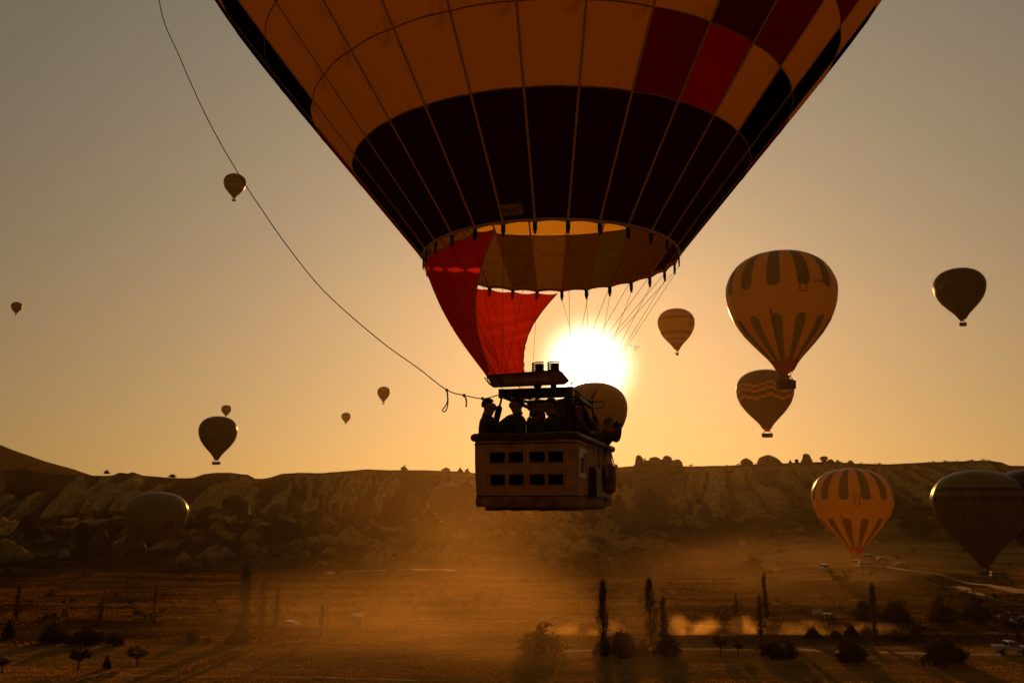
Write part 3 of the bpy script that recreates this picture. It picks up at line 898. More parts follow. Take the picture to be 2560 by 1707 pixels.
    m = MB(); m.tube(loc(cr([at(1158, 987, 15.1), at(1164, 994, 15.1), at(1166, 1006, 15.1), at(1165, 1017, 15.1)])), 0.014, 5); m.build('loop', rm, ro, True)
    m = MB(); m.tube(loc(cr([at(1203, 995, 15.1), at(1209, 1000, 15.1), at(1210, 1008, 15.1)])), 0.014, 5); m.build('loop', rm, ro, True)
    for q in ((1117, 975), (1160, 988), (1206, 996)):
        m = MB(); c_ = at(*q, 15.1) - pts[0]; m.lathe([(0.004, -0.03), (0.026, -0.015), (0.028, 0.012), (0.004, 0.03)], 8, tuple(c_)); m.build('knot', rm, ro, True)
    tag(ro, 'long thin dark line sagging from the upper left to the burner frame', 'rope')
build_uprights()

# ------------------------------------------------------------------ the other balloons
ENV = [(0, .165), (.05, .225), (.1, .31), (.2, .515), (.3, .705), (.4, .85), (.48, .93), (.56, .98), (.64, 1.0), (.70, .995), (.76, .96), (.82, .895), (.87, .815), (.91, .715), (.945, .59), (.972, .435), (.99, .25), (1, .03)]
_et = np.array([p[0] for p in ENV]); _er = np.array([p[1] for p in ENV])
def env_r(t): return float(np.interp(t, _et, _er))

def plain_fabric(name, col, trans=0.35, k2=0.86): return cloth(name, col, tuple(c * k2 for c in col), 0.25, trans, gloss=0.4)
def band_fabric(name, bands, trans=0.35):
    """bands: list of (t, colour) from the mouth up; hard steps"""
    if name in MATS: return MATS[name]
    m, nt, out = nmat(name); N, L = nt.nodes, nt.links
    tc = N.new('ShaderNodeTexCoord'); sp = N.new('ShaderNodeSeparateXYZ'); L.new(tc.outputs['UV'], sp.inputs[0])
    cr = N.new('ShaderNodeValToRGB'); cr.color_ramp.interpolation = 'CONSTANT'
    els = cr.color_ramp.elements
    els[0].position = bands[0][0]; els[0].color = (*bands[0][1], 1)
    els[1].position = bands[1][0]; els[1].color = (*bands[1][1], 1)
    for t, c in bands[2:]:
        e = els.new(t); e.color = (*c, 1)
    L.new(sp.outputs['Y'], cr.inputs[0])
    d = N.new('ShaderNodeBsdfDiffuse'); tr = N.new('ShaderNodeBsdfTranslucent'); mx = N.new('ShaderNodeMixShader'); mx.inputs[0].default_value = trans
    L.new(cr.outputs[0], d.inputs[0]); L.new(cr.outputs[0], tr.inputs[0]); L.new(d.outputs[0], mx.inputs[1]); L.new(tr.outputs[0], mx.inputs[2]); L.new(sheen(nt, mx.outputs[0], 0.4), out.inputs['Surface'])
    MATS[name] = m
    return m
def stripe_fabric(name, base, stripe, zones, trans=0.35, foot=None):
    """a gore with long round-ended stripes; zones = (t0, t1, round at t0, round at t1)"""
    if name in MATS: return MATS[name]
    m, nt, out = nmat(name); N, L = nt.nodes, nt.links
    def mth(op, a, b=None):
        n = N.new('ShaderNodeMath'); n.operation = op
        for i, q in enumerate((a, b)):
            if q is None: continue
            if isinstance(q, (int, float)): n.inputs[i].default_value = q
            else: L.new(q, n.inputs[i])
        return n.outputs[0]
    tc = N.new('ShaderNodeTexCoord'); sp = N.new('ShaderNodeSeparateXYZ'); L.new(tc.outputs['UV'], sp.inputs[0])
    U = mth('ABSOLUTE', mth('SUBTRACT', sp.outputs['X'], 0.5)); T = sp.outputs['Y']
    tot = None
    inside = mth('LESS_THAN', U, 0.46)
    cap = mth('MULTIPLY', mth('SQRT', mth('MAXIMUM', mth('SUBTRACT', 1.0, mth('POWER', mth('DIVIDE', U, 0.46), 2.0)), 0.0)), 0.045)   # rounded end
    for t0, t1, r0, r1 in zones:
        lo = mth('GREATER_THAN', T, mth('SUBTRACT', t0 + 0.045, cap) if r0 else t0)
        hi = mth('LESS_THAN', T, mth('ADD', t1 - 0.045, cap) if r1 else t1)
        k = mth('MULTIPLY', mth('MULTIPLY', lo, hi), inside)
        tot = k if tot is None else mth('MAXIMUM', tot, k)
    mc = N.new('ShaderNodeMix'); mc.data_type = 'RGBA'; mc.inputs[6].default_value = (*base, 1); mc.inputs[7].default_value = (*stripe, 1); L.new(tot, mc.inputs[0])
    if foot:                                   # coloured heat-proof band above the mouth
        m2 = N.new('ShaderNodeMix'); m2.data_type = 'RGBA'; L.new(mc.outputs[2], m2.inputs[6]); m2.inputs[7].default_value = (*foot, 1); L.new(mth('LESS_THAN', T, 0.072), m2.inputs[0]); mc = m2
    d = N.new('ShaderNodeBsdfDiffuse'); tr = N.new('ShaderNodeBsdfTranslucent'); mx = N.new('ShaderNodeMixShader'); mx.inputs[0].default_value = trans
    L.new(mc.outputs[2], d.inputs[0]); L.new(mc.outputs[2], tr.inputs[0]); L.new(d.outputs[0], mx.inputs[1]); L.new(tr.outputs[0], mx.inputs[2]); L.new(sheen(nt, mx.outputs[0], 0.4), out.inputs['Surface'])
    MATS[name] = m
    return m
dk_basket = surf('far_wicker', (0.075, 0.032, 0.010), (0.05, 0.02, 0.007), 4, 0.8)
dk_steel = surf('far_steel', (0.03, 0.02, 0.014), rough=0.5)

class Far: pass
def far_balloon(px, py_top, py_bot, width_px, diam, gores, mats, label, skirt_col, skirt_dir=0.0, basket_w=0.15, rot=0.0, split=True, seam=True, ground_fix=None, skirt_h=0.055):
    Y = diam * FPX / width_px / CP
    top = at(px, py_top, Y)
    bot = at(px, py_bot, Y)
    c0 = at(px, (py_top + py_bot) / 2, Y)
    k = px_scale(c0)
    Y *= (width_px / k) / diam if False else 1.0
    Htot = top.z - bot.z
    Rr = width_px / k / 2
    root = empty('hot_air_balloon', (c0.x, Y, bot.z))
    tag(root, label, 'balloon', 'balloons in the air and on the field behind')
    zb = 0.135 * Htot; He = Htot - zb                       # mouth height above the basket floor
    b = Far(); b.root = root; b.R = Rr; b.zb = zb; b.He = He; b.face = -math.atan2(c0.x, Y); rot = rot + b.face; skirt_dir = skirt_dir + b.face
    # envelope
    nt_, nu = 26, 4
    ts = [((1 - math.cos(math.pi * i / nt_)) / 2 * 0.55 + 0.45 * i / nt_) for i in range(nt_ + 1)]
    dg = 2 * math.pi / gores
    def gore(a0, cnt):
        v, f, uv = [], [], []
        for g in range(cnt):
            base = len(v)
            for t in ts:
                r = env_r(t) * Rr
                for q in range(nu + 1):
                    u = q / nu; a = a0 + dg * (g + u)
                    rr = r * math.cos(dg / 2) / math.cos(dg * (u - 0.5)) * (1 + 0.026 * 4 * u * (1 - u)) / (1 + 0.02)
                    v.append((rr * math.sin(a), -rr * math.cos(a), zb + He * t)); uv.append((u, t))
            for i in range(nt_):
                for q in range(nu):
                    z_ = base + i * (nu + 1) + q
                    f.append((z_, z_ + 1, z_ + nu + 2, z_ + nu + 1))
        return v, f, uv
    if split:
        v, f, uv = gore(0.0, 1); me = None
        for g in range(gores):
            if me is None: o = mesh_obj('gore', v, f, mats[0], root, True, uv); me = o.data
            else: o = link(bpy.data.objects.new('gore', me), root)
            o.rotation_euler = (0, 0, rot + dg * g)
            o.material_slots[0].link = 'OBJECT'; o.material_slots[0].material = mats[g % len(mats)]
    else:
        v, f, uv = gore(0.0, gores)
        o = mesh_obj('envelope', v, f, mats[0], root, True, uv); o.rotation_euler = (0, 0, rot)
        if len(mats) > 1:
            for m in mats[1:]: o.data.materials.append(m)
            per = nt_ * nu
            for i, p in enumerate(o.data.polygons): p.material_index = (i // per) % len(mats)
    # skirt / scoop: closed on one side, cut away on the other
    v, f = [], []
    n, rows = 20, 5
    r0 = env_r(0) * Rr
    for i in range(rows + 1):
        t = i / rows
        for q in range(n + 1):
            a = 2 * math.pi * q / n
            side = 0.5 + 0.5 * math.cos(a - skirt_dir)          # 1 on the long side
            drop = skirt_h * Htot * (0.15 + 0.85 * side) * t
            r = r0 * (1.0 - 0.62 * t * (0.35 + 0.65 * side)); off = r0 * 0.0
            v.append((r * math.sin(a) + off, -r * math.cos(a), zb - drop))
    for i in range(rows):
        for q in range(n): z_ = i * (n + 1) + q; f.append((z_, z_ + n + 1, z_ + n + 2, z_ + 1))
    mesh_obj('scoop', v, f, skirt_col, root, True)
    # basket, frame, uprights
    bw = basket_w * 2 * Rr; bh = 0.052 * Htot; bl = bw * 0.55
    m = MB(); m.box((0, 0, bh / 2), (bw, bl, bh), 0.0, 1.04); m.box((0, 0, bh * 1.02), (bw * 1.07, bl * 1.1, bh * 0.14)); m.build('basket', dk_basket, root)
    fz = bh * 1.72; fw = bw * 0.5
    m = MB()
    for sx in (-1, 1):
        for sy in (-1, 1):
            m.tube([(sx * bw * 0.42, sy * bl * 0.42, bh), (sx * fw / 2, sy * bl * 0.3, fz)], 0.014 * Rr * 0.5, 5)
    m.tube([(-fw / 2, -bl * 0.3, fz), (fw / 2, -bl * 0.3, fz), (fw / 2, bl * 0.3, fz), (-fw / 2, bl * 0.3, fz), (-fw / 2, -bl * 0.3, fz)], 0.010 * Rr, 5)
    m.box((0, 0, fz + 0.02 * Rr), (fw * 0.5, bl * 0.3, 0.04 * Rr))
    m.build('burner_frame', dk_steel, root)
    m = MB()
    for q in range(8):
        a = 2 * math.pi * q / 8 + 0.2
        m.tube([(r0 * 0.95 * math.sin(a), -r0 * 0.95 * math.cos(a), zb), (fw / 2 * (1 if math.sin(a) > 0 else -1), bl * 0.3 * (1 if math.cos(a) < 0 else -1), fz)], 0.0022 * Rr, 4)
    m.build('cables', dk_steel, root)
    b.bh = bh; b.bw = bw; b.bl = bl
    return b
def env_wrap(b, a, t, lift=0.012):
    r = env_r(t) * b.R * (1 + lift) + 0.03; a = a + b.face
    return (r * math.sin(a), -r * math.cos(a), b.zb + b.He * t)
def env_text(b, body, a0, t0, size, mat, name='lettering', slant=0.0):
    """letters as flat print on the envelope; a0 angle to the right of the near point, t0 height fraction, size in metres"""
    tv, tf = text_mesh(body, size)
    r = env_r(t0) * b.R
    return mesh_obj(name, [env_wrap(b, a0 + x / r, t0 + (y + slant * x) / b.He) for x, y, z in tv], tf, mat, b.root)
def env_shape(b, poly, a0, t0, mat, name, lift=0.012, sub=1):
    """flat print: polygon (x right, y up, metres) filled by a fan"""
    r = env_r(t0) * b.R
    cx = sum(p[0] for p in poly) / len(poly); cy = sum(p[1] for p in poly) / len(poly)
    v = [env_wrap(b, a0 + cx / r, t0 + cy / b.He, lift)]; n = len(poly); f = []
    for s_ in (0.5, 1.0):
        for x, y in poly: v.append(env_wrap(b, a0 + (cx + (x - cx) * s_) / r, t0 + (cy + (y - cy) * s_) / b.He, lift))
    for i in range(n):
        k = (i + 1) % n
        f += [(0, 1 + i, 1 + k), (1 + i, 1 + n + i, 1 + n + k, 1 + k)]
    return mesh_obj(name, v, f, mat, b.root)
def env_bar(b, x0, y0, x1, y1, wd, a0, t0, mat, name, lift=0.013):
    r = env_r(t0) * b.R; n = 10
    d = math.hypot(x1 - x0, y1 - y0); nx, ny = -(y1 - y0) / d * wd / 2, (x1 - x0) / d * wd / 2
    v, f = [], []
    for i in range(n + 1):
        x, y = x0 + (x1 - x0) * i / n, y0 + (y1 - y0) * i / n
        for s_ in (-1, 1): v.append(env_wrap(b, a0 + (x + nx * s_) / r, t0 + (y + ny * s_) / b.He, lift))
    for i in range(n): f.append((2 * i, 2 * i + 2, 2 * i + 3, 2 * i + 1))
    return mesh_obj(name, v, f, mat, b.root)
def circle(cx, cy, rx, ry=None, n=28): return [(cx + rx * math.cos(2 * math.pi * i / n), cy + (ry or rx) * math.sin(2 * math.pi * i / n)) for i in range(n)]

FB = {}
def build_others():
    orange_w = stripe_fabric('fabric_peach', (0.88, 0.50, 0.09), (0.88, 0.50, 0.09), [(0.3, 0.4, False, False)], 0.62, (0.60, 0.035, 0.012))
    stripe_g = stripe_fabric('fabric_peach_striped', (0.88, 0.50, 0.09), (0.24, 0.20, 0.045), [(0.03, 0.405, False, True), (0.615, 1.01, True, False)], 0.62, (0.60, 0.035, 0.012))
    red_sk = plain_fabric('skirt_red', (0.60, 0.035, 0.012), 0.5)
    dred_sk = plain_fabric('skirt_dark_red', (0.14, 0.012, 0.010), 0.3)
    ink_r = surf('print_maroon', (0.07, 0.010, 0.008)); ink_k = surf('print_black', (0.012, 0.008, 0.006)); ink_b = surf('print_brown', (0.20, 0.075, 0.03)); ink_w = surf('print_white', (0.55, 0.45, 0.34))
    # the big striped one in the air, and its sister on the field
    for key, args, lab in (('air', (1956, 632, 972, 272, 26.0), 'large peach balloon with olive stripes flying free, overlapping a chequered one'),
                           ('field', (2134, 1169, 1414, 196, 26.0), 'peach balloon with olive stripes standing on the dusty field')):
        b = far_balloon(*args, 24, [orange_w, stripe_g], lab, red_sk, skirt_dir=R(-60), rot=R(1.0 if key == 'air' else -4.0))
        FB[key] = b
        # name running down one gore
        a0 = R(-12.0 if key == 'air' else -18.0)
        word = 'KAPADOKYABALLOONS.COM'
        for i, ch in enumerate(word):
            t = 0.435 - 0.40 * i / (len(word) - 1); sz = b.He * 0.0235 * (0.45 + 0.55 * min(1, env_r(t) / 0.77)) * 1.75
            tv, tf = text_mesh(ch, sz); r = env_r(t) * b.R
            if ch == '.': tv = [(x, y + sz * 0.3, z) for x, y, z in tv]
            mesh_obj('lettering', [env_wrap(b, a0 + x / r, t + y / b.He) for x, y, z in tv], tf, ink_r, b.root)
        # tall emblem frame beside a stripe
        a1 = R(22.0 if key == 'air' else 6.0); h = b.He * 0.062; w = b.R * 0.05
        for (x0, y0, x1, y1) in ((-w, -h, w, -h), (-w, h, w, h), (-w, -h, -w * .9, h), (w, -h, w * .9, h)): env_bar(b, x0 * 1.15, y0, x1 * 1.15, y1, w * 0.30, a1, 0.62, ink_b, 'emblem')
        for s_ in (-1, 1):
            for q in (-0.6, -0.2, 0.2, 0.6): env_bar(b, s_ * w * 1.1, q * h, s_ * w * 1.75, q * h * 1.05, w * 0.2, a1, 0.62, ink_b, 'emblem')
        env_text(b, 'TC-BNC', a1 + R(17), 0.645, b.R * 0.07, ink_k)
        for tt in (0.27, 0.36, 0.44, 0.52, 0.60, 0.68): pass
    # chequered red balloon below it
    olive = (0.17, 0.115, 0.04); yel = (0.90, 0.58, 0.07); ora = (0.85, 0.24, 0.03); gr = (0.20, 0.20, 0.07); brn = (0.26, 0.13, 0.04)
    chq = []
    for g in range(4):
        o = (0, 0.030, 0.060, 0.030)[g]
        chq.append(band_fabric('fabric_cheque_%s' % 'abcd'[g], [(0.0, (0.45, 0.16, 0.03)), (0.05, (0.34, 0.18, 0.05)), (0.455 - o, brn), (0.495 - o, yel), (0.525 - o, ora), (0.555 - o, gr), (0.585 - o, olive), (0.615 - o, yel), (0.645 - o, ora), (0.675 - o, gr if g % 2 else olive), (0.705 - o, yel), (0.745 - o, (0.30, 0.14, 0.05))], 0.58))
    FB['cheque'] = far_balloon(1914, 924, 1093, 142, 23.0, 24, chq, 'brown balloon with a band of yellow, orange and green checks', plain_fabric('skirt_orange', (0.75, 0.20, 0.03), 0.5), skirt_dir=R(30), basket_w=0.165, rot=R(3))
    # dark one with a round badge, upper right
    dk = plain_fabric('fabric_near_black', (0.020, 0.013, 0.008), 0.2)
    b = FB['badge'] = far_balloon(2401, 672, 815, 122, 23.0, 20, [dk], 'near-black balloon with a round horse badge, high at the right', plain_fabric('skirt_black', (0.012, 0.008, 0.007), 0.2), skirt_dir=R(-50), basket_w=0.115)
    q = b.R
    a0, t0 = R(-42), 0.60
    env_shape(b, circle(0, 0, q * 0.36), a0, t0, surf('badge_ring', (0.045, 0.03, 0.022)), 'badge', 0.014)
    env_shape(b, circle(0, 0, q * 0.315), a0, t0, surf('badge_field', (0.006, 0.004, 0.004)), 'badge', 0.019)
    horse = [(-0.20, -0.02), (-0.16, 0.10), (-0.10, 0.16), (-0.02, 0.10), (0.04, 0.06), (0.06, 0.16), (0.14, 0.18), (0.18, 0.10), (0.13, 0.02), (0.12, -0.06), (0.0, -0.08), (-0.1, -0.1)]
    env_shape(b, [(x * q, y * q) for x, y in horse], a0, t0 + 0.02, surf('badge_figure', (0.10, 0.07, 0.05)), 'badge', 0.024)
    env_bar(b, -q * 0.36, -q * 0.10, q * 0.55, q * 0.08, q * 0.045, a0, t0, ink_b, 'badge', 0.026); env_bar(b, -q * 0.34, -q * 0.17, q * 0.10, q * 0.0, q * 0.03, a0, t0 - 0.02, ink_b, 'badge', 0.026)
    # yellow banded one right of the sun
    yb = band_fabric('fabric_yellow_banded', [(0.0, (0.45, 0.16, 0.02)), (0.14, (0.72, 0.38, 0.045)), (0.19, (0.45, 0.22, 0.03)), (0.235, (0.70, 0.34, 0.04)), (0.32, (0.42, 0.13, 0.018)), (0.40, (0.78, 0.42, 0.045)), (0.68, (0.40, 0.13, 0.018)), (0.765, (0.70, 0.34, 0.04)), (0.87, (0.45, 0.2, 0.03)), (0.90, (0.6, 0.3, 0.04))], 0.45)
    b = FB['banded'] = far_balloon(1691, 772, 888, 93, 22.0, 20, [yb], 'small yellow balloon with dark horizontal bands, right of the sun', plain_fabric('skirt_ochre', (0.5, 0.2, 0.03), 0.4), skirt_dir=R(70), basket_w=0.07)
    env_text(b, '0', R(48), 0.565, b.R * 0.34, ink_b); env_text(b, '0', R(-50), 0.565, b.R * 0.34, surf('print_ochre', (0.5, 0.26, 0.04))); env_text(b, 'C', R(68), 0.565, b.R * 0.34, ink_b)
    # the dark one hanging half behind the basket
    FB['behind'] = far_balloon(1487, 956, 1172, 166, 25.0, 24, [plain_fabric('fabric_umber', (0.30, 0.13, 0.02), 0.55)], 'brown balloon half hidden behind the basket, right under the sun', dred_sk, basket_w=0.14)
    # left: letters on a dark olive envelope
    ol = plain_fabric('fabric_dark_olive', (0.085, 0.055, 0.018), 0.25)
    b = FB['letters'] = far_balloon(544, 1040, 1161, 95, 24.0, 20, [ol], 'dark olive balloon lettered RCA, low in the sky at left', dred_sk, skirt_dir=R(15), basket_w=0.185)
    env_text(b, 'R', R(-38), 0.60, b.R * 0.32, ink_r); env_text(b, 'C', R(-20), 0.605, b.R * 0.32, ink_r); env_text(b, 'A', R(-2), 0.61, b.R * 0.32, ink_r); env_text(b, 'C', R(47), 0.60, b.R * 0.42, ink_r)
    # small, far ones
    dull_y = plain_fabric('fabric_dull_yellow', (0.22, 0.13, 0.025), 0.3); dull_ys = stripe_fabric('fabric_dull_striped', (0.22, 0.13, 0.025), (0.07, 0.05, 0.015), [(0.05, 0.40, False, True), (0.68, 1.01, True, False)], 0.3)
    b = FB['voyage'] = far_balloon(586.5, 436, 503, 55, 18.0, 24, [dull_y, dull_ys], 'small yellow and brown striped balloon crossed by the thin line', dred_sk, basket_w=0.15, split=False)
    env_text(b, 'VOYAGE', R(-24), 0.565, b.R * 0.26, ink_r); env_bar(b, -b.R * 0.5, 0, b.R * 0.28, b.R * 0.03, b.R * 0.05, R(-16), 0.505, ink_k, 'lettering')
    env_text(b, 'B', R(14), 0.60, b.R * 0.14, ink_k); env_text(b, 'B', R(14), 0.53, b.R * 0.14, ink_k)
    bb = band_fabric('fabric_brown_swirl', [(0.0, (0.09, 0.045, 0.015)), (0.38, (0.14, 0.06, 0.018)), (0.48, (0.09, 0.05, 0.016)), (0.6, (0.15, 0.075, 0.022)), (0.68, (0.10, 0.05, 0.015)), (0.78, (0.14, 0.075, 0.024)), (0.86, (0.09, 0.05, 0.015))], 0.3)
    far_balloon(41, 755, 788, 26, 16.0, 16, [bb], 'tiny brown banded balloon at the far left edge of the sky', dred_sk, basket_w=0.11, split=False)
    far_balloon(959, 966, 1010, 32, 16.0, 16, [plain_fabric('fabric_cocoa', (0.13, 0.065, 0.018), 0.3)], 'small plain brown balloon between the line and the ridge', dred_sk, basket_w=0.175, split=False)
    grn = plain_fabric('fabric_moss', (0.15, 0.12, 0.04), 0.3)
    far_balloon(865, 1031, 1061, 24, 16.0, 16, [grn, plain_fabric('fabric_moss_pale', (0.24, 0.18, 0.06), 0.3)], 'tiny greenish striped balloon low over the ridge', dred_sk, basket_w=0.12, split=False)
    far_balloon(565.5, 1012, 1044, 25, 16.0, 16, [plain_fabric('fabric_grey', (0.13, 0.085, 0.05), 0.3)], 'tiny grey balloon just above the dark lettered one', dred_sk, basket_w=0.10, split=False)
    # left field: dull balloon in front of the cliffs, standing behind dark rocks
    b = FB['dull'] = far_balloon(389, 1228, 1405, 154, 25.0, 24, [plain_fabric('fabric_drab', (0.25, 0.175, 0.06), 0.25)], 'drab brown balloon standing among the rocks below the cliffs', dred_sk, basket_w=0.14)
    env_shape(b, circle(0, 0, b.R * 0.17, b.R * 0.15), R(26), 0.46, ink_r, 'badge', 0.014); env_text(b, 'MAGIC', R(26), 0.47, b.R * 0.13, ink_w)
    # pale dome behind the terrace
    FB['pale'] = far_balloon(1126, 1208, 1330, 104, 25.0, 24, [plain_fabric('fabric_pale', (0.30, 0.22, 0.11), 0.35)], 'pale balloon rising behind the dark rocks left of the basket', dred_sk)
    # right edge
    rb = band_fabric('fabric_royal', [(0.0, (0.07, 0.028, 0.012)), (0.08, (0.07, 0.042, 0.018)), (0.655, (0.006, 0.004, 0.004)), (0.705, (0.10, 0.075, 0.028)), (0.755, (0.006, 0.004, 0.004)), (0.80, (0.14, 0.115, 0.04))], 0.2)
    b = FB['royal'] = far_balloon(2452, 1174, 1442, 222, 27.0, 24, [rb], 'dark balloon lettered ROYAL with two black bands, on the field', dred_sk, skirt_dir=R(-20), basket_w=0.135)
    for ch, a, t, s_ in (('R', -46, 0.485, .34), ('O', -33, 0.49, .30), ('Y', -19, 0.50, .36), ('A', -5, 0.50, .36), ('L', 9, 0.505, .38)): env_text(b, ch, R(a), t, b.R * s_, ink_k)
    env_bar(b, -b.R * 0.45, -b.R * 0.20, b.R * 0.35, -b.R * 0.22, b.R * 0.03, R(-18), 0.46, ink_k, 'lettering')
    for i in range(4): env_bar(b, -b.R * 0.05 + i * b.R * 0.07, b.R * 0.1, -b.R * 0.12 + i * b.R * 0.09, b.R * 0.42, b.R * 0.035, R(-38), 0.475, ink_k, 'emblem')
    env_text(b, 'BALLOONS', R(-4), 0.25, b.R * 0.085, ink_k)
    FB['edge'] = far_balloon(2598, 1171, 1432, 226, 27.5, 24, [plain_fabric('fabric_black_red', (0.030, 0.012, 0.008), 0.2)], 'black balloon cut off by the right edge, behind the lettered dark one', plain_fabric('skirt_deep_red', (0.30, 0.012, 0.010), 0.45), skirt_dir=R(-30), basket_w=0.13)
build_others()

# ------------------------------------------------------------------ free-standing rocks
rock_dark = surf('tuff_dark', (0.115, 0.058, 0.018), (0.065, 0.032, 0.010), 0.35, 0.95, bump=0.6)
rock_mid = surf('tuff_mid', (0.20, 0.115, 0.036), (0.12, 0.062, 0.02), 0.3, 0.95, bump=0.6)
def rock(px, py_top, py_base, w_px, Y, prof, label, mat, cat='rock', seed=0, lean=0.0, depth=0.9, n=18, group='tuff spires and boulders', name='rock_spire'):
    """a weathered tuff cone: prof = [(height fraction, width fraction)...]"""
    rn = random.Random(seed * 31 + 5)
    base = at(px, py_base, Y); top = at(px, py_top, Y)
    gz = ground_z(base.x, Y)
    k = px_scale(base); w = w_px / k / 2; h = top.z - base.z
    z0 = min(gz - 1.0, base.z - 0.5)
    v, f = [], []
    prof = [(-(base.z - z0) / h, prof[0][1] * 1.15)] + list(prof)
    fine = []
    for (t0, r0), (t1, r1) in zip(prof[:-1], prof[1:]):
        for q in range(3): fine.append((t0 + (t1 - t0) * q / 3, r0 + (r1 - r0) * q / 3))
    fine.append(prof[-1])
    ph = [rn.uniform(0, 6.28) for _ in range(6)]
    for t, r in fine:
        for q in range(n):
            a = 2 * math.pi * q / n
            nz = 1 + 0.13 * math.sin(2 * a + ph[0] + 1.5 * t) + 0.14 * math.sin(3 * a + ph[1] - 4 * t) + 0.07 * math.sin(5 * a + ph[2] + 6 * t) + rn.uniform(-0.11, 0.11)
            v.append((w * r * nz * math.cos(a) + lean * w * max(t, 0), w * r * nz * depth * math.sin(a), base.z + h * t + rn.uniform(-0.02, 0.02) * h - gz))
    m = len(fine)
    for i in range(m - 1):
        for q in range(n): f.append((i * n + q, i * n + (q + 1) % n, (i + 1) * n + (q + 1) % n, (i + 1) * n + q))
    f.append(tuple((m - 1) * n + q for q in range(n)))
    o = mesh_obj(name, v, f, mat, None, True)
    o.location = (base.x, Y, gz)
    tag(o, label, cat, group)
    return o
CONE = [(0, 1.0), (0.25, 0.80), (0.5, 0.52), (0.75, 0.26), (0.92, 0.12), (1.0, 0.03)]
CHIM = [(0, 1.0), (0.3, 0.82), (0.55, 0.62), (0.72, 0.34), (0.82, 0.24), (0.92, 0.26), (1.0, 0.08)]
BLOCK = [(0, 1.0), (0.35, 0.95), (0.6, 0.72), (0.8, 0.62), (0.95, 0.45), (1.0, 0.2)]
DOME = [(0, 1.0), (0.3, 0.95), (0.55, 0.82), (0.75, 0.62), (0.9, 0.36), (1.0, 0.08)]
MUSH = [(0, 0.6), (0.3, 0.62), (0.5, 0.9), (0.7, 1.0), (0.88, 0.75), (1.0, 0.25)]
TWIN = [(0, 1.0), (0.4, 0.9), (0.7, 0.6), (0.82, 0.66), (0.93, 0.5), (1.0, 0.15)]
